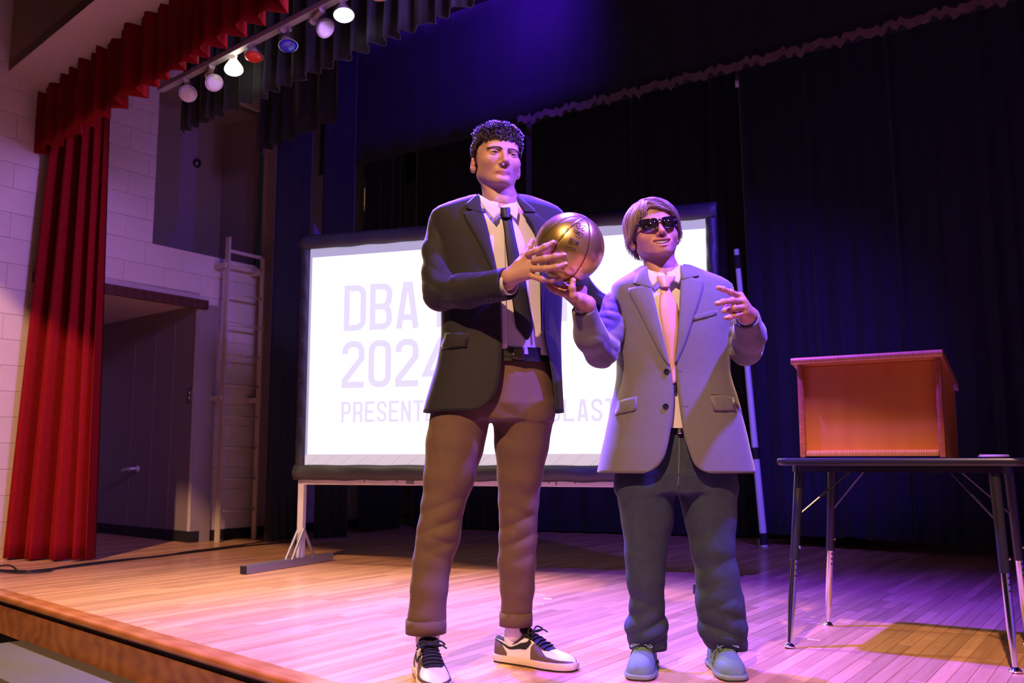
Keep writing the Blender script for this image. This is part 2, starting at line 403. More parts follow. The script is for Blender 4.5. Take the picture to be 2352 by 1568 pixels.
# high niche
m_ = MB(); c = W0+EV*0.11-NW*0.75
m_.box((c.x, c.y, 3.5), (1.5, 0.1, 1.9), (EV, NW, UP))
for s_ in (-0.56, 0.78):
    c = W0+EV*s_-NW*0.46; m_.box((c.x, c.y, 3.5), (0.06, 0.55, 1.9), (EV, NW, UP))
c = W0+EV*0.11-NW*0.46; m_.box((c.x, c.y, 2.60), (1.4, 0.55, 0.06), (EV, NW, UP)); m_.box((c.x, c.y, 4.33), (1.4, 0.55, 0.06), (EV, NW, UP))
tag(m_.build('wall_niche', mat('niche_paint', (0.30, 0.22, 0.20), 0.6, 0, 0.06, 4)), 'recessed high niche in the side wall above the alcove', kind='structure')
# proscenium jamb + header + soffit
JO = Vector((-4.0, 7.3, 0))
block_wall('wall_jamb', JO, EV, NW, -0.6, 0.55, 0.0, 3.9, [], 'cream painted block jamb of the stage opening at far left', 0.2, 0.1, 0.075)
sf0 = Vector((-4.138, 7.24, 3.805)); sf1 = Vector((-3.964, 7.48, 3.705))
m_ = MB()
q0, q1 = sf0-EU*0.35, sf0+EU*9.5; q2, q3 = sf1+EU*9.5, sf1-EU*0.35
m_.add([q0, q1, q2, q3]+[v+UP*0.08 for v in (q0, q1, q2, q3)], [(3, 2, 1, 0), (4, 5, 6, 7), (0, 1, 5, 4), (1, 2, 6, 5), (2, 3, 7, 6), (3, 0, 4, 7)])
tag(m_.build('ceiling_soffit', M_soffit), 'pinkish plaster soffit under the stage header', kind='structure')
hd = sf0+EU*4.6+EP*0.05
HB = MB(); c = hd; HB.box((0, 0, 1.6), (10.0, 0.10, 3.2), bev=0)
ho = HB.build('wall_header', M_panel, loc=(0, 0, 0)); basis(ho, EU, EP, UP, (c.x, c.y, 3.805)); tag(ho, 'brown wood-panelled header above the stage opening', kind='structure')
m_ = MB(); c = sf1+EU*4.6+EP*0.1; m_.box((c.x, c.y, 5.4), (10.0, 0.1, 3.3), (EU, EP, UP)); tag(m_.build('wall_header_back', M_ceil), 'black back of the stage header', kind='structure')
# house-left wall beside the jamb
m_ = MB(); c = Vector((-4.33, 6.8, 0))-EU*1.5; m_.box((c.x, c.y, 3.0), (3.0, 0.2, 8.0), (EU, EP, UP)); tag(m_.build('wall_house', M_cream), 'cream wall of the hall left of the stage opening', kind='structure')
# back wall, right wall, ceiling of the stage house
bw = Vector((-1.1, 13.6, 0))
m_ = MB(); c = bw+EU*3.0; m_.box((c.x, c.y, 2.5), (12.0, 0.2, 5.2), (EU, EP, UP)); tag(m_.build('wall_back', mat('back_wall_paint', (0.60, 0.48, 0.42), 0.7, 0, 0.1, 3)), 'pale back wall of the stage seen between the black drapes', kind='structure')
m_ = MB(); c = W0+EV*1.0+EU*4.2; m_.box((c.x, c.y, 5.0), (14, 12, 0.1), (EU, EP, UP)); tag(m_.build('ceiling', M_ceil), 'black ceiling of the stage house', kind='structure')
m_ = MB(); c = W0+EU*9.6+EV*-1.0; m_.box((c.x, c.y, 2.5), (12, 0.2, 5.2), (EV, NW, UP)); tag(m_.build('wall_right', M_cream), 'right side wall of the stage house', kind='structure')
# ================================================================== DRAPES
M_red = mat('red_velour', (0.27, 0.003, 0.006), 0.9, 0, 0.25, 30, 0.3, 220, spec=0.2)
M_drape = mat('black_velour', (0.016, 0.014, 0.020), 0.9, 0, 0.3, 20, 0.3, 200, sheen=0.25)
M_navy = mat('navy_velour', (0.016, 0.014, 0.032), 0.9, 0, 0.3, 20, 0.3, 200, sheen=0.35)
def hashn(seed, k): return random.Random(seed*7919+k).random()
def drape(name, bot, topp, z0, z1, wl, amp, m, label, group=None, seed=1, rows=14, step=0.018, hemwave=0.0, cat='curtain', topamp=0.55, thick=0.004):
    """pleated cloth between a bottom path and a top path (lists of xy), with irregular folds"""
    def resample(path):
        p = [Vector((x, y, 0)) for x, y in path]; L = [0]
        for a, b in zip(p[:-1], p[1:]): L.append(L[-1]+(b-a).length)
        return p, L
    pb, Lb = resample(bot); pt, Lt = resample(topp)
    def at(p, L, f):
        d = f*L[-1]
        for i in range(len(L)-1):
            if d <= L[i+1]+1e-9:
                u = (d-L[i])/max(L[i+1]-L[i], 1e-9); return p[i].lerp(p[i+1], u), (p[i+1]-p[i]).normalized()
        return p[-1], (p[-1]-p[-2]).normalized()
    nc = max(int(Lb[-1]/step), 8)+1
    # fold phase: irregular spacing
    rr = random.Random(seed); knots = [0.0]; kind = []
    while knots[-1] < Lb[-1]+wl: knots.append(knots[-1]+wl*rr.uniform(0.55, 1.5)); kind.append(rr.uniform(0.45, 1.15))
    V = []
    for j in range(rows):
        v = j/(rows-1); z_a = z0+(z1-z0)*v
        for i in range(nc):
            f = i/(nc-1); d = f*Lb[-1]
            k = 0
            while knots[k+1] < d: k += 1
            u = (d-knots[k])/(knots[k+1]-knots[k]); A = kind[min(k, len(kind)-1)]
            h = math.sin(math.pi*u)**0.8*A*2-A*0.9
            h += 0.25*math.sin(2*math.pi*u*2+seed+v*1.5)*A
            drift = 0.25*math.sin(v*2.3+k*1.7)
            p0, t0 = at(pb, Lb, f); p1, t1 = at(pt, Lt, f)
            p = p0.lerp(p1, v); t = t0.lerp(t1, v); n = Vector((t.y, -t.x, 0)).normalized()
            aa = amp*(1-(1-topamp)*v)*(1+drift*0.4)
            zz = z_a
            if hemwave: zz += hemwave*(1-v)*(math.sin(math.pi*u)*A-0.4)
            p = p+n*h*aa+t*0.15*wl*math.sin(2*math.pi*u)*A*(1-v)*0.6
            V.append((p.x, p.y, zz))
    o = mk(name, V, grid_faces(rows, nc), m, smooth=True)
    solidify(o, thick, 0)
    if cat: tag(o, label, cat, group)
    return o
drape('stage_curtain', [(-3.88, 7.30), (-3.5, 7.22), (-3.13, 7.10)], [(-3.74, 7.36), (-3.45, 7.26), (-3.2, 7.14)], 0.012, 3.55, 0.17, 0.105, M_red,
      'tall red velour stage curtain gathered beside the white block jamb', seed=5, rows=26, step=0.008, topamp=0.6)
v0 = Vector((-3.93, 7.43, 0)); v1 = v0+EU*9.2
val = drape('curtain_valance', [(v0.x, v0.y), (v1.x, v1.y)], [(v0.x, v0.y), (v1.x, v1.y)], 3.20, 3.74, 0.21, 0.062, M_red,
      'short red pleated valance along the top of the stage opening', seed=11, rows=10, step=0.012, hemwave=0.018, topamp=0.7)
EL = Vector((0.749, -0.663, 0)); b0 = Vector((-2.46, 6.72, 0)); b1 = b0+EL*7.5
drape('border_curtain', [(b0.x, b0.y), (b1.x, b1.y)], [(b0.x, b0.y), (b1.x, b1.y)], 3.16, 3.9, 0.13, 0.035, M_drape,
      'short black border curtain hanging just behind the row of stage lamps', seed=3, rows=6, hemwave=0.03)
b0 = Vector((-2.38, 8.55, 0)); b1 = b0+EU*1.25
drape('border_curtain', [(b0.x, b0.y), (b1.x, b1.y)], [(b0.x, b0.y), (b1.x, b1.y)], 3.62, 4.94, 0.25, 0.05, M_drape,
      'black border curtain high up between the lamps and the screen', seed=8, rows=6, hemwave=0.03)
b0 = Vector((0.10, 7.95, 0)); b1 = Vector((4.6, 4.75, 0)); tt = (b1-b0).normalized()
drape('border_curtain', [(b0.x-2.6*tt.x, b0.y-2.6*tt.y), (b1.x, b1.y)], [(b0.x-2.6*tt.x, b0.y-2.6*tt.y), (b1.x, b1.y)], 3.68, 4.98, 0.4, 0.012, M_drape,
      'long black border curtain above the two people with a blue glow on it', seed=18, rows=6, hemwave=0.0)
# frayed canvas hem strip on the lower edge of that border
bb = []; nb = 220
for i in range(nb):
    p = b0.lerp(b1, i/(nb-1)); w = 0.022*math.sin(i*1.7)+0.02*math.sin(i*0.61+1)+0.012*math.sin(i*4.1)
    bb += [(p.x-0.05, p.y-0.07, 3.655+w*0.8), (p.x-0.05, p.y-0.07, 3.715+w*0.5+0.01*math.sin(i*2.9))]
hemo = mk('batten_strip', bb, [(2*i, 2*i+2, 2*i+3, 2*i+1) for i in range(nb-1)], mat('canvas_hem', (0.20, 0.12, 0.10), 0.9, 0, 0.4, 12)); solidify(hemo, 0.01, 0)
tag(hemo, 'frayed brown canvas strip running diagonally along the high black border', 'strip')
# side legs and backdrop
for i, (a, b, lab, m_) in enumerate((((-2.24, 8.66), (-1.965, 8.93), 'narrow charcoal drape hanging between the ladder and the screen', M_drape),
                         ((-1.855, 8.93), (-1.575, 9.10), 'black drape behind the left leg of the screen', M_drape),
                         ((-1.56, 9.72), (-1.23, 10.40), 'black drape seen below the middle of the screen', M_drape))):
    drape('side_drape', [a, b], [a, b], 0.02, 4.94, 0.12, 0.03, m_, lab, 'black side drapes of the stage', seed=30+i, rows=10)
drape('backdrop_curtain', [(-1.13, 10.5), (3.3, 8.75)], [(-1.13, 10.5), (3.3, 8.75)], 0.02, 4.94, 0.22, 0.06, M_drape,
      'black backdrop curtain behind the projection screen', seed=40, rows=10)
drape('backdrop_curtain', [(2.20, 8.52), (4.9, 5.92)], [(2.14, 8.55), (4.9, 5.92)], 0.10, 4.94, 0.17, 0.045, M_navy,
      'wide navy curtain behind the table and the wooden lectern', seed=44, rows=16, hemwave=0.03)

# ================================================================== PROJECTION SCREEN
M_vinyl = mat('black_screen_vinyl', (0.035, 0.036, 0.045), 0.55, 0, 0.2, 12, 0.5, 35)
M_alu = mat('white_tube', (0.72, 0.70, 0.70), 0.35, 0.25)
M_alu2 = mat('grey_steel_tube', (0.30, 0.29, 0.34), 0.35, 0.6)
M_bolt = mat('bolt', (0.25, 0.24, 0.25), 0.4, 0.8)
M_white = emit_mat('projected_white', (1.0, 0.985, 1.0), 1.35)
M_band = emit_mat('screen_band_glow', (0.60, 0.52, 0.84), 0.72)  # band glows by emission in place of room light on the fabric
M_band2 = emit_mat('screen_lower_band_glow', (0.86, 0.68, 0.80), 0.82)  # room light on the lower band is emission too
M_text = emit_mat('projected_lettering', (0.84, 0.755, 0.985), 0.97)
SO = Vector((-1.565, 6.84, 0)); SD = Vector((0.951, -0.3093, 0)).normalized(); SN = Vector((-0.3093, -0.951, 0)).normalized()
scr = thing('projection_screen', (SO+SD*1.52), 'large lit projection screen in a black frame on a white stand', 'screen')
def sp(s, z, d=0.0): p = SO+SD*s+SN*d; return (p.x, p.y, z)
def splate(name, s0, s1, z0, z1, d, m, par=scr, t=0.004):
    m_ = MB(); p = sp((s0+s1)/2, (z0+z1)/2, d); m_.box(p, (s1-s0, t, z1-z0), (SD, SN, UP)); return m_.build(name, m, par)
splate('screen_surface', 0.06, 2.99, 0.69, 2.32, 0.0, M_band)
splate('lower_band', 0.06, 2.99, 0.69, 0.785, 0.003, M_band2)
for k in range(22):      # slanting creases of the lower band
    s = 0.08+k*0.13
    m_ = MB(); a = sp(s, 0.695, 0.0062); b = sp(s+0.11, 0.78, 0.0062); m_.tube([a, b], 0.0022, 5); o_ = m_.build('crease', emit_mat('crease_tone', (0.80, 0.56, 0.72), 0.72), scr)
pic = splate('projected_image', 0.095, 2.962, 0.787, 2.232, 0.005, M_white)
fr = MB(); rr = random.Random(2)
def frame_side(s0, s1, z0, z1, horiz):
    n = 60; V = []; per = 4
    for i in range(n+1):
        f = i/n; b = 0.004*math.sin(i*1.3)+0.003*math.sin(i*0.37+2)
        if horiz:
            s = s0+(s1-s0)*f; cs = [(s, z0+b*0.5), (s, z1)]
        else:
            z = z0+(z1-z0)*f; cs = [(s0+b*0.5, z), (s1, z)]
        for k in range(6):
            u = k/5; a = cs[0]; c = cs[1]; V.append(sp(a[0]+(c[0]-a[0])*u, a[1]+(c[1]-a[1])*u, 0.012+0.022*math.sin(math.pi*u)+0.006*math.sin(i*0.9+k*1.1)*math.sin(math.pi*u)))
    return V, grid_faces(n+1, 6)
for nm, a in (('frame_left', (0.0, 0.078, 0.617, 2.387, False)), ('frame_right', (2.968, 3.04, 0.617, 2.387, False)), ('frame_top', (0.0, 3.04, 2.305, 2.387, True)), ('frame_bottom', (0.0, 3.04, 0.617, 0.70, True))):
    V, F = frame_side(*a); o_ = mk('frame_border', V, F, M_vinyl, scr, True); solidify(o_, 0.02, -1)
    for k in range(9 if a[4] else 6):
        mb = MB(); mb.lathe([(0.006, 0), (0.006, 0.004)], sp(0.12+k*0.35, (a[2]+a[3])/2+0.01, 0.037) if a[4] else sp((a[0]+a[1])/2, 0.75+k*0.29, 0.037), SN, 8); mb.build('snap', M_bolt, o_)
# tube frame behind, lower bar and stand
def bar(name, a, b, w, m, par, ax=None, bev=0.004):
    a, b = Vector(a), Vector(b); d = (b-a).normalized(); x = d.cross(UP) if abs(d.z) < 0.9 else SD.copy(); x.normalize(); y = d.cross(x)
    m_ = MB(); m_.box((a+b)/2, (w, w, (b-a).length), (x, y, d), bev); return m_.build(name, m, par)
lb = bar('lower_rail', sp(0.02, 0.595, -0.03), sp(3.02, 0.595, -0.03), 0.046, M_alu, scr)
for s in (0.55, 0.80, 1.25, 1.9, 2.08, 2.6):
    mb = MB(); mb.lathe([(0.006, 0), (0.006, 0.004)], sp(s, 0.597, -0.006), SN, 8); mb.build('bolt', M_bolt, lb)
for s in (0.90, 1.95): m_ = MB(); m_.box(sp(s, 0.596, -0.005), (0.06 if s < 1 else 0.01, 0.004, 0.03), (SD, SN, UP)); m_.build('sticker' if s < 1 else 'joint', M_alu2, lb)
bar('upper_rail', sp(0.02, 2.36, -0.03), sp(3.02, 2.36, -0.03), 0.046, M_alu, scr)
for s in (0.04, 2.99):
    bar('leg', sp(s, 0.03, -0.03), sp(s, 2.36, -0.03), 0.046, M_alu, scr)
    ft = bar('foot_bar', sp(s-0.06, 0.03, 0.58), sp(s+0.06, 0.03, -0.36), 0.055, M_alu2, scr)
    m_ = MB(); p = Vector(sp(s-0.0605, 0.03, 0.583)); m_.box(p, (0.05, 0.004, 0.05), (SD, SN, UP)); m_.build('end_cap', M_black, ft)
    for q_ in (0.12, -0.18):
        m_ = MB(); m_.tube([sp(s+0.02, 0.26, -0.03), sp(s+0.02, 0.05, q_)], 0.011, 8); m_.build('brace', M_alu2, scr)
    m_ = MB(); m_.tube([sp(s-0.02, 0.26, -0.03), sp(s-0.03, 0.05, 0.12)], 0.011, 8); m_.build('brace', M_alu2, scr)

# ---- projected lettering, drawn as strokes
def arc(cx, cy, r, a0, a1, n=6): return [(cx+r*math.cos(R(a0+(a1-a0)*k/n)), cy+r*math.sin(R(a0+(a1-a0)*k/n))) for k in range(n+1)]
def glyph(ch, w, h, t):
    x0, x1, y0, y1 = t/2, w-t/2, t/2, h-t/2; r = min((x1-x0)*0.48, h*0.16); m = h*0.5
    ring = arc(x1-r, y1-r, r, 0, 90)+arc(x0+r, y1-r, r, 90, 180)+arc(x0+r, y0+r, r, 180, 270)+arc(x1-r, y0+r, r, 270, 360)
    S = []; flat = 1e-4
    if ch == 'D': S = [([(x0, y0), (x0, y1), (x1-r, y1)]+arc(x1-r, y1-r, r, 90, 0)+arc(x1-r, y0+r, r, 0, -90), True)]
    elif ch == 'B':
        S = [([(x0, y0), (x0, y1)]+arc(x1-r, y1-r, r, 90, 0)+arc(x1-r, m+r*0.9, r*0.9, 0, -90)+[(x0, m)], False),
             ([(x0, m)]+arc(x1-r, m-r*0.9, r*0.9, 90, 0)+arc(x1-r, y0+r, r, 0, -90)+[(x0, y0), (x0, y0+t)], False)]
    elif ch == 'A': S = [([(x0, 0), (w*0.5-t*0.28, h)], False), ([(x1, 0), (w*0.5+t*0.28, h)], False), ([(w*0.2, h*0.24), (w*0.8, h*0.24)], False), ([(w*0.5-t*0.7, h-t*0.5), (w*0.5+t*0.7, h-t*0.5)], False)]
    elif ch in 'RP':
        S = [([(x0, 0), (x0, y1)]+arc(x1-r, y1-r, r, 90, 0)+arc(x1-r, m*0.9+r, r, 0, -90)+[(x0, m*0.9)], False)]
        if ch == 'R': S.append((([(x1-r*0.6, m*0.9)]+[(x1-t*0.05, m*0.9-r*0.7), (x1, 0)]), False))
    elif ch == 'F': S = [([(x0, 0), (x0, y1), (w, y1)], False), ([(x0, m), (w*0.85, m)], False)]
    elif ch == 'E': S = [([(w, y0), (x0, y0), (x0, y1), (w, y1)], False), ([(x0, m), (w*0.88, m)], False)]
    elif ch == 'T': S = [([(0, y1), (w, y1)], False), ([(w/2, 0), (w/2, y1)], False)]
    elif ch == 'L': S = [([(x0, h), (x0, y0), (w, y0)], False)]
    elif ch == 'N': S = [([(x0, 0), (x0, h)], False), ([(x1, 0), (x1, h)], False), ([(x0, h-t*0.3), (x1, t*0.3)], False)]
    elif ch == 'Y': S = [([(x0, h), (w/2, h*0.42), (w/2, 0)], False), ([(x1, h), (w/2, h*0.42)], False)]
    elif ch == 'S': S = [([(x1, h*0.70)]+arc(x1-r, y1-r, r, 0, 90)+arc(x0+r, y1-r, r, 90, 180)+[(x0, h*0.66), (x0+r*0.4, h*0.55), (x1-r*0.4, h*0.42), (x1, h*0.32)]+arc(x1-r, y0+r, r, 0, -90)+arc(x0+r, y0+r, r, 270, 180)+[(x0, h*0.28)], False)]
    elif ch == '0': S = [(ring, True)]
    elif ch == '2': S = [([(x0, h*0.72)]+arc(x0+r, y1-r, r, 180, 90)+arc(x1-r, y1-r, r, 90, 0)+[(x1, h*0.62), (x0, h*0.16), (x0, y0), (w, y0)], False)]
    elif ch == '4': S = [([(w*0.78, 0), (w*0.78, h)], False), ([(w*0.78, h-t*0.2), (x0, h*0.26), (w, h*0.26)], False)]
    return S
def stroke(pts, t, closed):
    P_ = []
    for p in pts:
        if not P_ or math.hypot(p[0]-P_[-1][0], p[1]-P_[-1][1]) > 1e-5: P_.append(p)
    if closed and math.hypot(P_[0][0]-P_[-1][0], P_[0][1]-P_[-1][1]) < 1e-5: P_.pop()
    n = len(P_); L_ = []; R_ = []
    for i, p in enumerate(P_):
        a = P_[(i-1) % n] if (closed or i > 0) else None; b = P_[(i+1) % n] if (closed or i < n-1) else None
        def nrm(u, v): l = math.hypot(v[0]-u[0], v[1]-u[1]); return (-(v[1]-u[1])/l, (v[0]-u[0])/l)
        if a is None: nx = nrm(p, b); k = 1
        elif b is None: nx = nrm(a, p); k = 1
        else:
            n1, n2 = nrm(a, p), nrm(p, b); sx, sy = n1[0]+n2[0], n1[1]+n2[1]; l = math.hypot(sx, sy) or 1; nx = (sx/l, sy/l); k = min(1/max(nx[0]*n1[0]+nx[1]*n1[1], 0.35), 1.9)
        L_.append((p[0]+nx[0]*t/2*k, p[1]+nx[1]*t/2*k)); R_.append((p[0]-nx[0]*t/2*k, p[1]-nx[1]*t/2*k))
    F = [(2*i, 2*((i+1) % n), 2*((i+1) % n)+1, 2*i+1) for i in range(n if closed else n-1)]
    return [q for a, b in zip(L_, R_) for q in (a, b)], F
def letters(spec, w, h, t):
    for ch, s, z in spec:
        V = []; F = []
        for pts, closed in glyph(ch, w, h, t):
            v, f = stroke(pts, t, closed); b = len(V); V += v; F += [tuple(i+b for i in q_) for q_ in f]
        o_ = mk('letter', [sp(s+x, z+y, 0.011) for x, y in V], F, M_text, pic); solidify(o_, 0.003, 0)
letters([(c, 0.366+0.2075*k, 1.670) for k, c in enumerate('DBA')]+[(c, 1.093+0.2085*k, 1.668) for k, c in enumerate('DRAFT')], 0.178, 0.336, 0.046)
letters([(c, 0.360+0.211*k, 1.257) for k, c in enumerate('2024')], 0.178, 0.340, 0.046)
letters([(c, 0.363+0.0935*k, 1.012) for k, c in enumerate('PRESENTED')]+[(c, 1.27+0.0935*k, 1.006) for k, c in enumerate('BY')]+[(c, 1.912+0.0945*k, 0.998) for k, c in enumerate('BLAST')], 0.076, 0.149, 0.0205)

# ================================================================== LAMP STRIP
M_rail = mat('rail_grey', (0.42, 0.38, 0.40), 0.4, 0.5); M_sock = mat('lamp_neck', (0.50, 0.40, 0.36), 0.5, 0.2)
SL = Vector((-2.56, 6.53, 3.42))
strip = thing('lamp_strip', SL, 'long grey metal rail carrying the stage lamps below the red valance', 'lamp rail')
for nm, dz, dn_, w in (('channel', 0.0, 0.0, 0.05), ('cable_duct', 0.045, 0.03, 0.03)):
    m_ = MB(); c = SL+EL*3.6+EP*dn_+UP*dz; m_.box(c, (7.2, w, w*0.7), (EL, Vector((0.663, 0.749, 0)), UP), 0.004); m_.build(nm, M_rail, strip)
def par_lamp(lens, axis, label, lens_m, body_m, lit=None):
    """lens centre and axis the lamp points along"""
    lens = Vector(lens); ax = Vector(axis).normalized()
    o = thing('stage_lamp', lens, label, 'stage lamp', 'lamps on the strip above the stage')
    m_ = MB(); m_.lathe([(0.018, -0.135), (0.020, -0.09), (0.030, -0.07), (0.050, -0.03), (0.060, -0.008), (0.061, 0.0)], lens, ax, 24); m_.build('bulb_reflector', body_m, o, True, angle=50)
    m_ = MB(); m_.lathe([(0.058, 0.0), (0.052, 0.008), (0.035, 0.014), (0.012, 0.016), (0.002, 0.0165)], lens, ax, 24); m_.build('lens', lens_m, o, True)
    e = lens-ax*0.13; top_ = SL+EL*((lens-SL).dot(EL))-UP*0.026
    m_ = MB(); m_.tube([e, e.lerp(top_, 0.5), top_], 0.021, 10); m_.build('socket', M_sock, o, True, angle=40)
    m_ = MB(); m_.lathe([(0.028, -0.005), (0.028, 0.02)], e, -ax, 12); m_.build('collar', M_rail, o)
    if lit:
        lamp('stage_lamp_light', 'SPOT', lens+ax*0.05, lens+ax*2, lit[0], lit[1], 0.05, 88, 0.7)
    return o
M_lensw = mat('frosted_lens', (0.62, 0.55, 0.60), 0.25, 0, 0.15, 40); M_lensr = mat('red_lens', (0.65, 0.03, 0.02), 0.2); M_lensb = mat('blue_lens', (0.02, 0.03, 0.55), 0.2)
M_body = mat('bulb_silver', (0.55, 0.52, 0.52), 0.25, 0.7); M_lit = emit_mat('lit_lens', (1.0, 0.97, 0.86), 16); M_lit2 = emit_mat('lit_lens_white', (0.95, 0.98, 1.0), 16)
M_bodylit = emit_mat('glowing_bulb_glass', (1.0, 0.93, 0.75), 5)
par_lamp((-2.273, 6.30, 3.296), (0.25, -0.75, -0.55), 'unlit pale stage lamp at the far left end of the strip', M_lensw, M_body)
par_lamp((-2.02, 6.08, 3.284), (0.55, -0.7, -0.7), 'unlit pale stage lamp second from the left, next to the glowing bulb', M_lensw, M_body)
par_lamp((-1.844, 5.93, 3.312), (0.15, -0.35, -1), 'brightly lit bulb glowing yellow-green white on the strip', M_lit, M_bodylit, (420, (1.0, 0.74, 0.42)))
par_lamp((-1.674, 5.79, 3.34), (0.05, -0.25, -1), 'unlit stage lamp with a red lens', M_lensr, M_body)
par_lamp((-1.393, 5.55, 3.304), (0.15, -0.3, -1), 'unlit stage lamp with a blue lens', M_lensb, M_body)
par_lamp((-1.106, 5.28, 3.288), (0.75, -0.55, -0.7), 'unlit pale stage lamp turned to the right, beside the white lit one', M_lensw, M_body)
par_lamp((-0.975, 5.15, 3.305), (0.1, -0.3, -1), 'brightly lit white stage lamp at the top of the picture', M_lit2, M_body, (360, (1.0, 0.82, 0.58)))
par_lamp((-0.74, 4.95, 3.335), (0.1, -0.3, -1), 'amber stage lamp cut by the upper edge of the picture', mat('amber_lens', (0.5, 0.16, 0.08), 0.3), M_body)

# ================================================================== LADDER, NICHE CAMERA, WALL BITS
M_lad = mat('cream_steel', (0.56, 0.46, 0.40), 0.45, 0.1)
lad = thing('wall_ladder', (W0+EV*0.37+NW*0.17), 'cream painted steel ladder fixed to the block wall', 'ladder')
def wp(s, z, d=0.0): p = W0+EV*s+NW*d; return Vector((p.x, p.y, z))
for s, z1_ in ((0.17, 2.85), (0.60, 2.72)):
    m_ = MB(); m_.box(wp(s, z1_/2, 0.17), (0.02, 0.06, z1_), (EV, NW, UP), 0.003); m_.build('rail', M_lad, lad)
for k in range(9):
    m_ = MB(); m_.tube([wp(0.17, 0.28+0.29*k, 0.17), wp(0.60, 0.28+0.29*k, 0.17)], 0.011, 8); m_.build('rung', M_lad, lad, True)
m_ = MB(); m_.box(wp(0.38, 2.72, 0.17), (0.43, 0.02, 0.03), (EV, NW, UP)); m_.build('top_bar', M_lad, lad)
for s in (0.17, 0.60):
    for z in (1.32, 2.58): m_ = MB(); m_.box(wp(s, z, 0.085), (0.05, 0.17, 0.05), (EV, NW, UP), 0.004); m_.build('bracket', M_lad, lad)
m_ = MB(); m_.lathe([(0.045, 0), (0.05, 0.015), (0.035, 0.04), (0.005, 0.05)], wp(0.42, 3.80, -0.70), NW, 16)
cm = m_.build('round_fixture', mat('dark_chrome', (0.12, 0.11, 0.11), 0.2, 0.8), None, True); tag(cm, 'small round dark fixture on the back of the high niche', 'fixture')
sw = thing('switch_plate', wp(-0.02, 1.29, 0.0)+EA*0.08, 'small brown switch plate on the alcove wall', 'switch')
c = W0+EA*0.085+NA*0.006; m_ = MB(); m_.box((c.x, c.y, 1.345), (0.075, 0.012, 0.12), (EA, NA, UP), 0.003); m_.build('plate', mat('brown_plastic', (0.16, 0.11, 0.09), 0.4), sw)
for k in (-1, 1):
    c = W0+EA*0.085+NA*0.014; m_ = MB(); m_.box((c.x, c.y, 1.345+k*0.024), (0.012, 0.012, 0.022), (EA, NA, UP), 0.002); m_.build('toggle', M_lad, sw)
hr = thing('hand_rail', Vector((-3.84, 9.5, 0.6)), 'short pale handle on the dark alcove wall', 'handle')
m_ = MB(); c = W0+EA*1.02; pts = [c+NA*0.0+UP*0.66, c+NA*0.08+UP*0.66, c+NA*0.08+EA*0.16+UP*0.64]; m_.tube(smooth_path(pts, 5), 0.016, 8); m_.build('bar', M_alu, hr, True)
c2_ = c+NA*0.004; m_ = MB(); m_.lathe([(0.035, 0), (0.03, 0.01)], (c2_.x, c2_.y, 0.66), NA, 12); m_.build('rosette', M_alu, hr)
# lit pole by the navy curtain
po = thing('banded_pole', (2.20, 8.3, 0), 'thin white pole with black bands standing left of the navy curtain', 'pole')
pa, pb_ = Vector((2.195, 8.3, 0.0)), Vector((2.035, 8.32, 2.64))
m_ = MB(); m_.tube([pa, pb_], [0.032, 0.024], 14); m_.build('shaft', mat('white_plastic', (0.75, 0.75, 0.78), 0.4), po, True, angle=40)
for f_, l_ in ((0.025, 0.10), (0.305, 0.10), (0.955, 0.12)):
    a = pa.lerp(pb_, f_); d = (pb_-pa).normalized(); m_ = MB(); m_.tube([a-d*l_/2, a+d*l_/2], 0.038, 14); m_.build('band', M_black, po, True, angle=40)
fb = MB(); fb.box((2.2, 8.36, 0.03), (0.075, 0.05, 0.06), bev=0.006); tag(fb.build('floor_block', M_alu), 'small white block on the floor at the foot of the navy curtain', 'block')
hk = thing('hanging_pulley', (1.72, 6.85, 3.62), 'small pale pulley hanging from the frayed strip', 'pulley')
m_ = MB(); m_.lathe([(0.012, -0.015), (0.035, -0.012), (0.028, 0.0), (0.035, 0.012), (0.012, 0.015)], (1.72, 6.85, 3.60), (1, -0.3, 0), 16); m_.build('wheel', M_alu, hk, True, angle=40)
m_ = MB(); m_.box((1.72, 6.85, 3.655), (0.02, 0.02, 0.09)); m_.build('hook', M_bolt, hk)

hp_ = MB(); hp_.box((0.147, 7.9, 3.06), (0.05, 0.03, 1.28), bev=0.004); tag(hp_.build('hanging_batten', mat('dark_brown_batten', (0.045, 0.028, 0.026), 0.9)), 'thin brown upright batten in the dark right behind the head of the tall person', 'batten')
# ================================================================== CABLES
M_cab = mat('black_cable', (0.012, 0.011, 0.012), 0.45)
cb = [(-3.55, 6.50), (-3.30, 6.43), (-3.185, 6.50), (-2.892, 7.10), (-2.577, 7.72), (-2.328, 8.22), (-2.10, 8.56), (-1.98, 8.76)]
m_ = MB(); m_.tube(smooth_path([(x, y, 0.008) for x, y in cb], 10), 0.007, 8); tag(m_.build('floor_cable', M_cab, None, True), 'black cable running from the red curtain to behind the screen', 'cable')
cb2 = [(-3.50, 6.46), (-3.22, 6.30), (-3.10, 6.40), (-3.13, 6.62), (-2.95, 7.06), (-2.72, 7.40), (-2.62, 7.74), (-2.40, 8.25), (-2.28, 8.62), (-2.30, 8.95)]
m_ = MB(); m_.tube(smooth_path([(x, y, 0.010) for x, y in cb2], 10), 0.006, 8); tag(m_.build('floor_cable', M_cab, None, True), 'second black cable looping and twisting beside the first, ending at the ladder', 'cable')
pl = thing('cable_plug', (-3.56, 6.47, 0), 'bunch of black plugs on the stage floor at the left edge', 'plug')
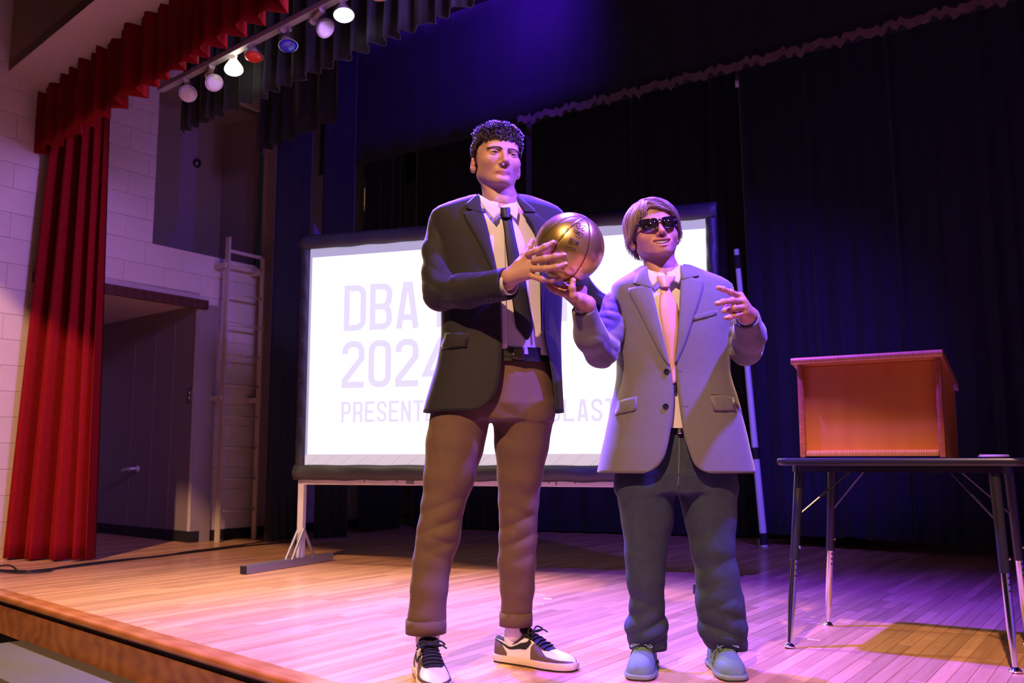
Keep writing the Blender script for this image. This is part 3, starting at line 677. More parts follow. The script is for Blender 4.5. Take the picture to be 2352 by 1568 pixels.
for k, (dx, dy, dz, a) in enumerate(((0, 0, 0.03, 0.3), (0.03, -0.06, 0.028, -0.4), (-0.02, 0.05, 0.03, 1.2))):
    m_ = MB(); A = (Vector((math.cos(a), math.sin(a), 0)), Vector((-math.sin(a), math.cos(a), 0)), UP); m_.box((-3.52+dx, 6.47+dy, dz), (0.09, 0.045, 0.05), A, 0.01); m_.build('plug', M_cab, pl, True, angle=40)
m_ = MB(); m_.tube(smooth_path([(-3.5, 6.45, 0.03), (-3.36, 6.39, 0.05), (-3.28, 6.35, 0.02)], 6), 0.006, 8); m_.build('lead', M_cab, pl, True)

# ================================================================== TABLE + LECTERN
DT = Vector((0.837, -0.547, 0)); DS = Vector((0.547, 0.837, 0))
TO = Vector((1.085, 3.90, 0))
def tp(a, b, z): p = TO+DT*a+DS*b; return Vector((p.x, p.y, z))
M_lam = mat('dark_laminate', (0.05, 0.045, 0.05), 0.35, 0, 0.15, 20); M_edge = mat('black_edge_banding', (0.012, 0.011, 0.013), 0.3)
M_chr = mat('chrome', (0.82, 0.80, 0.82), 0.12, 1.0); M_legb = mat('black_enamel', (0.014, 0.013, 0.015), 0.3, 0.0, coat=0.3)
tab = thing('folding_table', tp(0.46, 0.31, 0), 'black topped activity table with splayed black and chrome legs', 'table')
def rrect(w, d, r, n=6): return [(x, y) for cx, cy, a in ((w-r, r, -90), (w-r, d-r, 0), (r, d-r, 90), (r, r, 180)) for x, y in arc(cx, cy, r, a, a+90, n)]
loop = rrect(0.92, 0.62, 0.05); n = len(loop)
def slab(zs_ins):
    V = []; F = []
    for (z, ins_) in zs_ins:
        for x, y in loop:
            cx, cy = 0.46, 0.31; k = math.hypot(x-cx, y-cy); V.append(tp(x-(x-cx)/k*ins_, y-(y-cy)/k*ins_, z))
    for j in range(len(zs_ins)-1):
        for i in range(n): F.append((j*n+i, j*n+(i+1) % n, (j+1)*n+(i+1) % n, (j+1)*n+i))
    F.append(tuple(range(n))[::-1]); F.append(tuple((len(zs_ins)-1)*n+i for i in range(n))); return V, F
V, F = slab([(0.729, 0.004), (0.729, 0.0015), (0.7545, 0.0015), (0.7555, 0.004)]); mk('table_top', V, F, M_lam, tab)
V, F = slab([(0.726, 0.010), (0.728, 0.001), (0.733, -0.003), (0.75, -0.003), (0.7545, 0.001), (0.7550, 0.0035)]); mk('edge_band', V, F[:-2], M_edge, tab, True, angle=40)
V, F = slab([(0.70, 0.06), (0.729, 0.06)]); mk('apron', V, F, M_legb, tab)
for (fx, fy, tx, ty) in ((1.112, 3.878, 1.215, 3.99), (1.435, 4.383, 1.47, 4.33), (1.785, 3.438, 1.795, 3.52), (2.108, 3.943, 2.06, 3.92)):
    f_ = Vector((fx, fy, 0)); t_ = Vector((tx, ty, 0.715)); m_ = MB(); m_.tube([f_.lerp(t_, 0.475), f_.lerp(t_, 0.98)], [0.0185, 0.0205], 16); lg = m_.build('leg', M_legb, tab, True, angle=40)
    m_ = MB(); m_.tube([f_.lerp(t_, 0.055), f_.lerp(t_, 0.10), f_.lerp(t_, 0.22), f_.lerp(t_, 0.5)], [0.010, 0.0115, 0.0155, 0.0155], 16); m_.build('leg_insert', M_chr, lg, True, angle=50)
    m_ = MB(); m_.lathe([(0.021, 0.001), (0.023, 0.006), (0.016, 0.016), (0.009, 0.02), (0.010, 0.045)], f_, (t_-f_), 16); m_.build('glide', M_chr, lg, True, angle=40)
    m_ = MB(); pd = f_.lerp(t_, 0.55)+Vector((0.012, -0.016, 0)); m_.lathe([(0.006, 0), (0.006, 0.004), (0.003, 0.007)], pd, (0.5, -0.8, 0), 8); m_.build('button', M_chr, lg)
    for k in range(3):
        m_ = MB(); m_.lathe([(0.0045, 0), (0.0045, 0.0008)], f_.lerp(t_, 0.455-0.032*k)+Vector((0.004, -0.0150, 0)), (0.25, -0.95, 0), 8); m_.build('adjusting_hole', M_black, lg)
    c_ = tp(0.46, 0.31, 0.715); d_ = Vector((c_.x-t_.x, c_.y-t_.y, 0)).normalized()
    m_ = MB(); m_.tube([f_.lerp(t_, 0.72), Vector((t_.x, t_.y, 0.70))+d_*0.2], 0.004, 6); m_.build('brace', M_legb, tab)
# lectern
M_lect = wood_mat('lectern_ply', (0.64, 0.21, 0.022), (0.52, 0.15, 0.014), 0.5, (3, 3, 0.8), 1.3, 3, 0, wavemix=0.1)
M_lect2 = wood_mat('lectern_edge', (0.58, 0.25, 0.06), (0.40, 0.13, 0.03), 0.32, (30, 2, 2), 1.2, 3, 0.4)
M_lect3 = wood_mat('lectern_post', (0.50, 0.18, 0.06), (0.34, 0.09, 0.03), 0.35, (3, 3, 26), 1.2, 3, 0.3)
lec = thing('table_lectern', tp(0.36, 0.2, 0.757), 'small orange-brown wooden lectern standing on the black table', 'lectern')
ZT = 0.757
def lbox(name, a0, a1, b0_, b1_, z0_, z1_, m, par=lec, bev=0.003):
    c = tp((a0+a1)/2, (b0_+b1_)/2, 0); V = MB(); V.box((0, 0, 0), (a1-a0, b1_-b0_, z1_-z0_), bev=bev)
    me = bpy.data.meshes.new(name); me.from_pydata(V.V, [], V.F); me.materials.append(m); me.shade_smooth(); me.set_sharp_from_angle(angle=R(40)); o_ = bpy.data.objects.new(name, me); link(o_); o_.parent = par
    p = Vector((c.x, c.y, (z0_+z1_)/2))-origin(par); basis(o_, DT, DS, UP, p); return o_
HF = 1.135
lbox('front_panel', 0.106, 0.625, 0.085, 0.10, ZT+0.008, HF, M_lect)
for a in (0.087, 0.619):
    lbox('front_post', a, a+0.024, 0.06, 0.092, ZT, HF+0.006, M_lect3, bev=0.009)
    V = [tp(a+x, b, z) for x in (0.002, 0.022) for (b, z) in ((0.09, ZT), (0.40, ZT), (0.40, HF-0.105), (0.09, HF+0.004))]
    mk('side_panel', V, [(0, 3, 2, 1), (4, 5, 6, 7), (0, 1, 5, 4), (1, 2, 6, 5), (2, 3, 7, 6), (3, 0, 4, 7)], M_lect, lec)
lbox('bottom_rail', 0.111, 0.619, 0.062, 0.088, ZT+0.005, ZT+0.03, M_lect2, bev=0.008)
# sloping desk top with rounded front nosing
pr = [(0.05, HF+0.008), (0.05+0.004, HF+0.034), (0.065, HF+0.038), (0.43, HF-0.075), (0.43, HF-0.10), (0.07, HF+0.006)]
V = [tp(a, b, z) for a in (0.072, 0.652) for b, z in pr]; k = len(pr)
mk('desk_top', V, [tuple(range(k))[::-1], tuple(range(k, 2*k))]+[(i, (i+1) % k, k+(i+1) % k, k+i) for i in range(k)], M_lect2, lec)
V = MB(); V.tube([tp(0.070, 0.052, HF+0.022), tp(0.654, 0.052, HF+0.022)], 0.0145, 12); V.build('nosing', M_lect2, lec, True, angle=40)
# coiled thin cable on the table top
m_ = MB(); cc = tp(0.80, 0.12, 0.7595); m_.tube([cc+Vector((0.055*math.cos(t)*(1-0.008*t), 0.055*math.sin(t)*(1-0.008*t), 0.0006*t)) for t in np.linspace(0, 15, 70)], 0.0025, 6)
tag(m_.build('coiled_lead', mat('pink_lead', (0.55, 0.35, 0.40), 0.5), None, True), 'thin pale coiled lead lying on the table beside the lectern', 'cable')
# ================================================================== SHAPING TOOLS FOR THE PEOPLE
def at(px, py, D):
    """point seen at a photo position at forward distance D (2352 x 1568 frame)"""
    p_ = math.atan(271/2150); c_, s_ = math.cos(p_), math.sin(p_)
    a = (px-1176)/2150; b = (784-py)/2150; fw = c_-b*s_
    return np.array((a*D/fw, D, 0.75+(s_+b*c_)/fw*D))
def smin(a, b, k):
    if k <= 0: return np.minimum(a, b)
    d = a-b; h = np.clip(np.float32(0.5)-d*np.float32(0.5/k), 0, 1); return b+d*h-np.float32(k)*h*(1-h)
def smax(a, b, k): return -smin(-a, -b, k)
def ell(p, c, r, rot=None):
    x, y, z = p[..., 0]-np.float32(c[0]), p[..., 1]-np.float32(c[1]), p[..., 2]-np.float32(c[2])
    if rot is not None:
        r_ = np.asarray(rot, np.float32); x, y, z = x*r_[0, 0]+y*r_[1, 0]+z*r_[2, 0], x*r_[0, 1]+y*r_[1, 1]+z*r_[2, 1], x*r_[0, 2]+y*r_[1, 2]+z*r_[2, 2]
    ix, iy, iz = (np.float32(1/v) for v in r); x, y, z = x*ix, y*iy, z*iz; k0 = np.sqrt(x*x+y*y+z*z)
    x *= ix; y *= iy; z *= iz; k1 = np.sqrt(x*x+y*y+z*z)
    return k0*(k0-1)/np.maximum(k1, np.float32(1e-6))
def cone(p, a, b, ra, rb):
    b0, b1, b2 = (np.float32(b[i]-a[i]) for i in range(3)); x, y, z = p[..., 0]-np.float32(a[0]), p[..., 1]-np.float32(a[1]), p[..., 2]-np.float32(a[2])
    h = np.clip((x*b0+y*b1+z*b2)*np.float32(1/max(float(b0*b0+b1*b1+b2*b2), 1e-9)), 0, 1)
    x -= h*b0; y -= h*b1; z -= h*b2
    return np.sqrt(x*x+y*y+z*z)-(np.float32(ra)+np.float32(rb-ra)*h)
def chain(p, pts, rs, k=0.0):
    d = None
    for i in range(len(pts)-1):
        e = cone(p, pts[i], pts[i+1], rs[i], rs[i+1]); d = e if d is None else smin(d, e, k)
    return d
class Noise:
    def __init__(s, seed, freq, n=10, aniso=(1, 1, 1)):
        r = np.random.RandomState(seed); s.k = (r.normal(size=(n, 3))*freq*np.array(aniso)).astype(np.float32); s.ph = r.uniform(0, 6.28, n).astype(np.float32); s.n = n
    def __call__(s, p):
        out = np.zeros(p.shape[:-1], np.float32)
        for i in range(s.n): out += np.sin(p @ s.k[i]+s.ph[i])
        return out/math.sqrt(s.n)
    def crease(s, p): return np.maximum(1-np.abs(s(p))*1.6, 0)**2
def surface_nets(f, lo, hi, h):
    lo = np.asarray(lo, float); hi = np.asarray(hi, float); n = np.ceil((hi-lo)/h).astype(int)+1
    ax = [(lo[i]+h*np.arange(n[i])).astype(np.float32) for i in range(3)]
    B = 16; nb = [int(math.ceil(k/B)) for k in n]; n = np.array([b*B for b in nb])
    ax = [(lo[i]+h*np.arange(n[i])).astype(np.float32) for i in range(3)]
    cen = [(lo[i]+h*(np.arange(nb[i])*B+(B-1)/2)).astype(np.float32) for i in range(3)]
    fc = f(np.stack(np.meshgrid(*cen, indexing='ij'), -1))
    vol = np.repeat(np.repeat(np.repeat(np.sign(fc).astype(np.float32), B, 0), B, 1), B, 2)
    near = np.argwhere(np.abs(fc) < B*h*0.87*1.2+h)
    loc_ = np.stack(np.meshgrid(*[np.arange(B)*h]*3, indexing='ij'), -1).astype(np.float32)
    for i in range(0, len(near), 48):
        bl = near[i:i+48]; base = (lo+bl*B*h).astype(np.float32); g = base[:, None, None, None, :]+loc_[None]
        vals = f(g)
        for b_, v_ in zip(bl, vals): x, y, z = b_*B; vol[x:x+B, y:y+B, z:z+B] = v_
    s = vol < 0
    cnt = sum(s[a:n[0]-1+a, b:n[1]-1+b, c:n[2]-1+c].astype(np.int8) for a in (0, 1) for b in (0, 1) for c in (0, 1))
    cells = np.argwhere((cnt > 0) & (cnt < 8)); idx = -np.ones(tuple(n-1), np.int64); idx[tuple(cells.T)] = np.arange(len(cells))
    acc = np.zeros((len(cells), 3)); num = np.zeros(len(cells))
    for axis in range(3):
        o1, o2 = [k for k in range(3) if k != axis]
        for u in (0, 1):
            for v in (0, 1):
                a = cells.copy(); a[:, o1] += u; a[:, o2] += v; b = a.copy(); b[:, axis] += 1
                va, vb = vol[tuple(a.T)], vol[tuple(b.T)]; m = (va < 0) != (vb < 0)
                t = np.where(m, va/np.where(m, va-vb, 1), 0); q = a.astype(float); q[:, axis] += t
                acc[m] += q[m]; num[m] += 1
    V = lo+h*acc/num[:, None]; F = []
    for axis in range(3):
        o1, o2 = [k for k in range(3) if k != axis]
        sl0 = [slice(None)]*3; sl1 = [slice(None)]*3; sl0[axis] = slice(0, -1); sl1[axis] = slice(1, None)
        for o in (o1, o2): sl0[o] = slice(1, -1); sl1[o] = slice(1, -1)
        a, b = s[tuple(sl0)], s[tuple(sl1)]; e = np.argwhere(a != b)
        if not len(e): continue
        ins = a[tuple(e.T)]; base = e.copy(); base[:, o1] += 1; base[:, o2] += 1
        def cid(d1, d2): q = base.copy(); q[:, o1] -= d1; q[:, o2] -= d2; return idx[tuple(q.T)]
        quad = np.stack([cid(1, 1), cid(0, 1), cid(0, 0), cid(1, 0)], 1)
        flip = ins if axis != 1 else ~ins
        quad[~flip] = quad[~flip][:, ::-1]; F.append(quad)
    return V, np.concatenate(F)
def mesh_np(name, V, F, m, parent=None, loc=None, colors=None, smooth=True):
    me = bpy.data.meshes.new(name); V = np.asarray(V, np.float64)
    off = np.array(origin(parent)) if parent is not None else np.array(loc)
    me.vertices.add(len(V)); me.vertices.foreach_set('co', (V-off).ravel().astype(np.float32))
    F = np.asarray(F); k = F.shape[1]
    me.loops.add(F.size); me.loops.foreach_set('vertex_index', F.ravel().astype(np.int32))
    me.polygons.add(len(F)); me.polygons.foreach_set('loop_start', np.arange(0, F.size, k, dtype=np.int32))
    me.update(calc_edges=True); me.validate()
    if smooth: me.shade_smooth()
    if m is not None: me.materials.append(m)
    if colors is not None:
        ca = me.color_attributes.new('Col', 'FLOAT_COLOR', 'POINT'); c4 = np.ones((len(V), 4), np.float32); c4[:, :3] = colors; ca.data.foreach_set('color', c4.ravel())
    o = bpy.data.objects.new(name, me); link(o)
    if parent is not None: o.parent = parent
    else: o.location = loc
    return o
def sdf_obj(name, f, lo, hi, h, m, parent, colfun=None):
    V, F = surface_nets(f, lo, hi, h)
    return mesh_np(name, V, F, m, parent, colors=colfun(V) if colfun else None)
def join_np(parts):
    Vs, Fs, Cs, b = [], [], [], 0
    for V, F, C in parts: Vs.append(V); Fs.append(F+b); Cs.append(C); b += len(V)
    return np.concatenate(Vs), np.concatenate(Fs), np.concatenate(Cs)
def interp(x, xs, ys):
    """monotone-ish smooth interpolation of a table"""
    xs = np.asarray(xs, float); ys = np.asarray(ys, float); x = np.asarray(x, float)
    o = np.argsort(xs); xs, ys = xs[o], ys[o]
    if len(xs) < 3: return np.interp(x, xs, ys)
    d = np.diff(ys)/np.diff(xs); m = np.empty(len(xs)); m[0], m[-1] = d[0], d[-1]
    for i in range(1, len(xs)-1): m[i] = 0 if d[i-1]*d[i] <= 0 else 2*d[i-1]*d[i]/(d[i-1]+d[i])
    xc = np.clip(x, xs[0], xs[-1]); i = np.clip(np.searchsorted(xs, xc)-1, 0, len(xs)-2); hh = xs[i+1]-xs[i]; t = (xc-xs[i])/hh
    return (2*t**3-3*t**2+1)*ys[i]+(t**3-2*t**2+t)*hh*m[i]+(-2*t**3+3*t**2)*ys[i+1]+(t**3-t**2)*hh*m[i+1]
def rotm(yaw, pitch, roll):
    return np.array(Matrix.Rotation(R(yaw), 3, 'Z') @ Matrix.Rotation(R(pitch), 3, 'X') @ Matrix.Rotation(R(roll), 3, 'Y'))

class Torso:
    """trunk surface from levels (py, pxL, pxR, front depth, back depth) at forward distance D"""
    def __init__(s, levels, D):
        s.cache = {}; s.D = D; Z, CX, RX, RF, RB = [], [], [], [], []
        for py, l, r, rf, rb in levels:
            a, b = at(l, py, D), at(r, py, D); Z.append(a[2]); CX.append((a[0]+b[0])/2); RX.append((b[0]-a[0])/2); RF.append(rf); RB.append(rb)
        s.Z = Z; s.t = dict(cx=CX, rx=RX, rf=RF, rb=RB); s.ztop, s.zbot = max(Z), min(Z)
    def g(s, k, z):
        if np.ndim(z) == 0:
            key = (k, round(float(z), 6))
            if key not in s.cache: s.cache[key] = float(interp(z, s.Z, s.t[k]))
            return s.cache[key]
        return interp(z, s.Z, s.t[k])
    def front(s, x, z, off=0.0):
        rx = s.g('rx', z)+off; u = np.clip((x-s.g('cx', z))/rx, -0.999, 0.999)
        return s.D-(s.g('rf', z)+off)*(1-np.abs(u)**2.3)**(1/2.3)
    def px(s, px, py, off=0.0):
        D = s.D-0.1
        for _ in range(4):
            q = at(px, py, D); D = float(s.front(q[0], q[2], off))
        return at(px, py, D)
    def z_of(s, py, px=1176):
        return s.px(px, py)[2]
    def patch(s, rows, nu, off=0.004, bulge=0.0, tilt=(0, 0)):
        """rows: list of (py, pxA, pxB) down the front -> grid of points lying on the trunk"""
        V = []
        for j_, (py, a, b) in enumerate(rows):
            f_ = j_/(len(rows)-1); tl_ = tilt[0]*max(0, 1-f_*4)+tilt[1]*max(0, f_*1.5-0.5)
            for i in range(nu):
                u = i/(nu-1); V.append(s.px(a+(b-a)*u, py+tl_*(0.5-u), off+bulge*math.sin(math.pi*u)))
        return V, grid_faces(len(rows), nu)
    def ring_pt(s, ph, z, off=0.0):
        """ph: 0 = image right, pi/2 = front, pi = image left"""
        c, n = math.cos(ph), math.sin(ph); e = 2/2.3
        rx = float(s.g('rx', z))+off; ry = float(s.g('rf' if n > 0 else 'rb', z))+off
        return (float(s.g('cx', z))+rx*math.copysign(abs(c)**e, c), s.D-ry*math.copysign(abs(n)**e, n), z)
def rows_from(tab, n=24):
    """tab: list of (py, a, b) -> n evenly spaced smooth rows"""
    py = [t[0] for t in tab]; q = np.linspace(py[0], py[-1], n)
    return list(zip(q, interp(q, py, [t[1] for t in tab]), interp(q, py, [t[2] for t in tab])))
def jacket_body(T, eL, eR, py0, py1, m, parent, seed, hem_dz=None, ncol=120, nrow=70, back_dz=0.0):
    """open-front jacket trunk: eL / eR tables (py, px) of the two front edges"""
    V = []; nz = Noise(seed, 9.0, 8, (1, 1, 0.5)); zt, zb = T.z_of(py0, eL[0][1]), T.z_of(py1, eL[-1][1])
    eLz = [(T.px(px, py)[2], T.px(px, py)[0]) for py, px in eL]; eRz = [(T.px(px, py)[2], T.px(px, py)[0]) for py, px in eR]
    for j in range(nrow):
        z = zt+(zb-zt)*j/(nrow-1)
        xl = float(interp(z, [a for a, _ in eLz], [b for _, b in eLz])); xr = float(interp(z, [a for a, _ in eRz], [b for _, b in eRz]))
        cx, rx = float(T.g('cx', z)), float(T.g('rx', z))
        def ang(x): u = max(-0.999, min(0.999, (x-cx)/rx)); return math.acos(math.copysign(abs(u)**1.15, u))
        a0, a1 = ang(xl), ang(xr)-2*math.pi                 # from the image-left edge round the left side and back to the right edge
        a0, a1 = a0, a1+2*math.pi
        # go increasing: a0 -> pi -> 3pi/2 -> 2pi -> 2pi + a1
        for i in range(ncol):
            u = i/(ncol-1); ph = a0+(2*math.pi+a1-a0)*u
            f_ = (z-zb)/(zt-zb); w = 0.0035*float(nz(np.array([[math.cos(ph)*0.3, math.sin(ph)*0.3, z*0.7]], np.float32))[0])*(0.4+0.6*(1-abs(2*f_-1)))
            V.append(T.ring_pt(ph, z, 0.006+w))
    o = mk('blazer', V, [f[::-1] for f in grid_faces(nrow, ncol)], m, parent, True); solidify(o, 0.005, -1); return o
def strip_obj(name, T, tab, nu, off, m, parent, n=24, bulge=0.0, thick=0.003, tilt=(0, 0)):
    V, F = T.patch(rows_from(tab, n), nu, off, bulge, tilt); o = mk(name, V, F, m, parent, True); solidify(o, thick, 0); return o
def poly_obj(name, T, pts, off, m, parent, thick=0.004):
    """flat-ish flap given by a photo outline, draped on the trunk"""
    n = len(pts); c = (sum(p[0] for p in pts)/n, sum(p[1] for p in pts)/n); V = [T.px(c[0], c[1], off+0.002)]; F = []
    rings = 3
    for r_ in range(1, rings+1):
        for p in pts: V.append(T.px(c[0]+(p[0]-c[0])*r_/rings, c[1]+(p[1]-c[1])*r_/rings, off))
    for i in range(n):
        F.append((0, 1+i, 1+(i+1) % n))
        for r_ in range(rings-1): F.append((1+r_*n+i, 1+(r_+1)*n+i, 1+(r_+1)*n+(i+1) % n, 1+r_*n+(i+1) % n))
    o = mk(name, V, F, m, parent, True); solidify(o, thick, 0); return o
def seam(name, T, pts, off, r, m, parent):
    P_ = smooth_path([Vector(T.px(x, y, off)) for x, y in pts], 4); b = MB(); b.tube(P_, r, 6); return b.build(name, m, parent, True)

# ---- head, in its own frame: x image right, y away from the face, z up; eyes at z = 0
def head_field(kind, smile):
    def f(p):
        ax = np.abs(p[..., 0]); q = p.copy(); q[..., 0] = ax
        d = ell(p, (0, 0.020, 0.042), (0.0755, 0.094, 0.082))
        d = smin(d, ell(p, (0, -0.022, -0.018), (0.062, 0.066, 0.078)), 0.03)
        d = smin(d, ell(p, (0, -0.030, -0.070), (0.045 if kind == 'tall' else 0.047, 0.050, 0.042)), 0.03)
        d = smin(d, cone(q, (0.045, 0.004, -0.064), (0.016, -0.066, -0.101), 0.010, 0.011), 0.030)      # jaw line
        d = smin(d, ell(p, (0, -0.074, -0.101), (0.020, 0.015, 0.014)), 0.018)                           # chin
        d = smin(d, ell(q, (0.044, -0.060, -0.024 if not smile else -0.034), (0.018, 0.013, 0.017)), 0.036)   # cheeks
        d = smin(d, ell(q, (0.046, -0.012, -0.045), (0.0165, 0.034, 0.032)), 0.03)                        # side of the face
        d = smin(d, cone(q, (0.008, -0.084, 0.017), (0.046, -0.070, 0.019), 0.009, 0.009), 0.014)         # brow
        d = smin(d, ell(p, (0, -0.050, 0.050), (0.05, 0.032, 0.035)), 0.03)                                # forehead
        d = smax(d, -ell(q, (0.033, -0.101, 0.001), (0.020, 0.020, 0.0115)), 0.012)                          # sockets
        # eyelids
        e = (0.0325, -0.0745, 0.0005); lid = ell(q, e, (0.0150, 0.0140, 0.0130))
        d = smin(d, lid, 0.006)
        zz = (p[..., 2]-e[2]+0.0012); xx = (ax-e[0])/0.0135
        slit = np.abs(zz)-0.0030*np.maximum(1-xx*xx, 0); slit = np.maximum(slit, p[..., 1]+0.078)
        d = smax(d, -slit, 0.0015)
        # nose
        d = smin(d, cone(p, (0, -0.084, 0.010), (0, -0.1075, -0.034), 0.0075, 0.0095), 0.010)
        d = smin(d, ell(p, (0, -0.1085, -0.039), (0.0102, 0.0100, 0.0095)), 0.009)
        d = smin(d, ell(q, (0.0128, -0.095, -0.0435), (0.0068, 0.0105, 0.0076)), 0.006)
        d = smax(d, -ell(q, (0.0066, -0.0985, -0.0495), (0.0040, 0.0062, 0.0062)), 0.003)
        if not smile:
            for s_, zc, r_, yy in ((1, -0.0702, 0.0040, -0.0868), (-1, -0.0800, 0.0050, -0.0852)):
                d = smin(d, cone(q, (0.0, yy, zc), (0.0235, yy+0.0110, -0.0757), r_, 0.0018), 0.006)
            mz = p[..., 2]+0.0742-0.0012*np.cos(ax*160); line = np.maximum(np.abs(mz)-0.0017, np.maximum(ax-0.0275, p[..., 1]+0.0790-ax*0.30)); d = smax(d, -line, 0.003)
            d = smin(d, ell(p, (0, -0.0785, -0.066), (0.024, 0.008, 0.012)), 0.016)
        else:
            d = smin(d, ell(p, (0, -0.072, -0.072), (0.034, 0.022, 0.026)), 0.016)
            mz = p[..., 2]+0.0735-11.0*ax*ax                                   # smiling mouth, corners up
            half = 0.0092*np.sqrt(np.maximum(1-(ax/0.0305)**2, 0))
            op = np.maximum(np.abs(mz)-half, np.maximum(p[..., 1]+0.074, ax-0.0305))
            d = smax(d, -op, 0.002)
            for k in range(6):
                x0, x1 = k*0.005, (k+1)*0.005
                def zc(x): return -0.0735+11*x*x
                def hf(x): return 0.0092*math.sqrt(max(1-(x/0.0305)**2, 0))
                def yf(x): return -0.0935+x*x*22
                d = smin(d, cone(q, (x0, yf(x0), zc(x0)+hf(x0)+0.0030), (x1, yf(x1), zc(x1)+hf(x1)+0.0030), 0.0042-0.0003*k, 0.0042-0.0003*(k+1)), 0.003)
                d = smin(d, cone(q, (x0, yf(x0)+0.001, zc(x0)-hf(x0)-0.0042), (x1, yf(x1)+0.001, zc(x1)-hf(x1)-0.0042), 0.0054-0.0004*k, 0.0054-0.0004*(k+1)), 0.003)
            d = smax(d, -cone(q, (0.020, -0.100, -0.048), (0.036, -0.092, -0.068), 0.0022, 0.0022), 0.006)  # smile folds
        # ears
        th = R(14); Re = np.array([[math.cos(th), -math.sin(th), 0], [math.sin(th), math.cos(th), 0], [0, 0, 1]])
        ear = ell(q, (0.0815, 0.022, -0.020), (0.0080, 0.0170, 0.0285), Re)
        ear = smin(ear, ell(q, (0.0785, 0.013, -0.042), (0.0060, 0.009, 0.011)), 0.014)
        ear = smax(ear, -ell(q, (0.0905, 0.016, -0.016), (0.0062, 0.0095, 0.0175), Re), 0.004)
        ear = smin(ear, ell(q, (0.081, 0.006, -0.022), (0.005, 0.005, 0.008)), 0.004)
        d = smin(d, ear, 0.006)
        return d
    return f
def head_colors(V, smile, base, lip):
    x, y, z = V.T; ax = np.abs(x); C = np.tile(np.array(base), (len(V), 1))
    def blend(w, c): nonlocal C; C = C*(1-w[:, None])+np.array(c)*w[:, None]
    blend(0.35*np.exp(-(((ax-0.042)/0.022)**2+((z+0.035)/0.025)**2))*(y < -0.02), (base[0]*1.02, base[1]*0.68, base[2]*0.66))
    blend(0.35*np.exp(-((x/0.016)**2+((z+0.042)/0.014)**2))*(y < -0.09), (base[0], base[1]*0.70, base[2]*0.68))
    blend(0.5*np.exp(-(((ax-0.083)/0.012)**2+((z+0.02)/0.03)**2)), (base[0]*0.95, base[1]*0.55, base[2]*0.52))
    if not smile:
        w = np.exp(-((ax/0.0255)**6))*np.exp(-(((z+0.0748)/(0.0082*np.sqrt(np.maximum(1-(ax/0.029)**2, 0.03))))**6))*(y < -0.070)
    else:
        mz = z+0.0735-11*ax*ax; half = 0.0092*np.sqrt(np.maximum(1-(ax/0.0325)**2, 0.02))
        w = ((mz < half+0.0072) & (mz > -half-0.0105) & (ax < 0.0325) & (y < -0.066)).astype(float)
        inside = ((np.abs(mz) < half-0.0006) & (y > -0.0900+ax*ax*22) & (ax < 0.0305) & (y < -0.05)).astype(float)
    blend(w, lip)
    if not smile: blend(np.exp(-(((z+0.0742-0.0012*np.cos(ax*160))/0.0017)**2))*(ax < 0.0265)*(y < -0.066)*0.9, (0.22, 0.05, 0.045))  # shade of the mouth crease painted into the vertex colour
    if smile: blend(inside, (0.06, 0.012, 0.012))
    return C
# ================================================================== SHOES
def shoe_frame(heel, toe):
    h_ = Vector((heel[0], heel[1], 0)); t_ = Vector((toe[0], toe[1], 0)); f_ = (t_-h_); L_ = f_.length; f_.normalize(); x_ = Vector((f_.y, -f_.x, 0))
    return h_, f_, x_, L_
class Shoe:
    def __init__(s, heel, toe, wt, ht, sole_z, e=0.72, wscale=1.0):
        s.h, s.f, s.x, s.L = shoe_frame(heel, toe); s.wt, s.ht, s.sz, s.e, s.ws = wt, ht, sole_z, e, wscale
    def w(s, t): return float(interp(t, [a for a, _ in s.wt], [b for _, b in s.wt]))*s.ws
    def hh(s, t): return float(interp(t, [a for a, _ in s.ht], [b for _, b in s.ht]))
    def P(s, t, ph, off=0.0):
        """ph 0..pi from one side over the top to the other"""
        w, h = s.w(t)+off, s.hh(t)-s.sz+off; c, n = math.cos(ph), math.sin(ph); e = s.e
        x = w*math.copysign(abs(c)**e, c); z = s.sz+h*max(n, 0)**e
        over = off if t > 0.97 else (-off if t < 0.03 else 0)
        return s.h+s.f*(t*s.L+over)+s.x*x+UP*z
    def sole(s, z0, z1, grow, n=40, bulge=0.0):
        V = []; zs = [(z0, 0), (z0+(z1-z0)*0.3, bulge), (z0+(z1-z0)*0.75, bulge), (z1, 0)]
        ts = [0.5-0.5*math.cos(math.pi*i/n) for i in range(n+1)]
        for z, b in zs:
            for side in (1, -1):
                for t in (ts if side == 1 else ts[::-1]):
                    V.append(s.h+s.f*(t*s.L+(grow+b)*(2*t-1))+s.x*side*(s.w(t)+grow+b)+UP*z)
        k = 2*(n+1); F = []
        for j in range(len(zs)-1):
            for i in range(k): F.append((j*k+i, j*k+(i+1) % k, (j+1)*k+(i+1) % k, (j+1)*k+i))
        F.append(tuple(range(k))[::-1]); F.append(tuple((len(zs)-1)*k+i for i in range(k))); return V, F
    def region(s, t0, t1, pa, pb, off, nt=26, npn=16):
        """patch between angle functions pa(t) < pb(t)"""
        V = []
        for j in range(nt):
            t = t0+(t1-t0)*j/(nt-1); a, b = pa(t), pb(t)
            for i in range(npn): V.append(s.P(t, a+(b-a)*i/(npn-1), off))
        return V, grid_faces(nt, npn)
def tabf(tab): return lambda t: float(interp(t, [a for a, _ in tab], [b for _, b in tab]))
M_cream_sole = mat('cream_rubber', (0.72, 0.58, 0.45), 0.6); M_wleather = mat('white_leather', (0.80, 0.74, 0.72), 0.45, 0, 0.05, 30)
M_brown_suede = mat('grey_brown_suede', (0.135, 0.085, 0.070), 0.85, 0, 0.25, 60); M_blk_suede = mat('black_suede', (0.010, 0.009, 0.011), 0.8); M_lace = mat('black_lace', (0.012, 0.012, 0.014), 0.7)
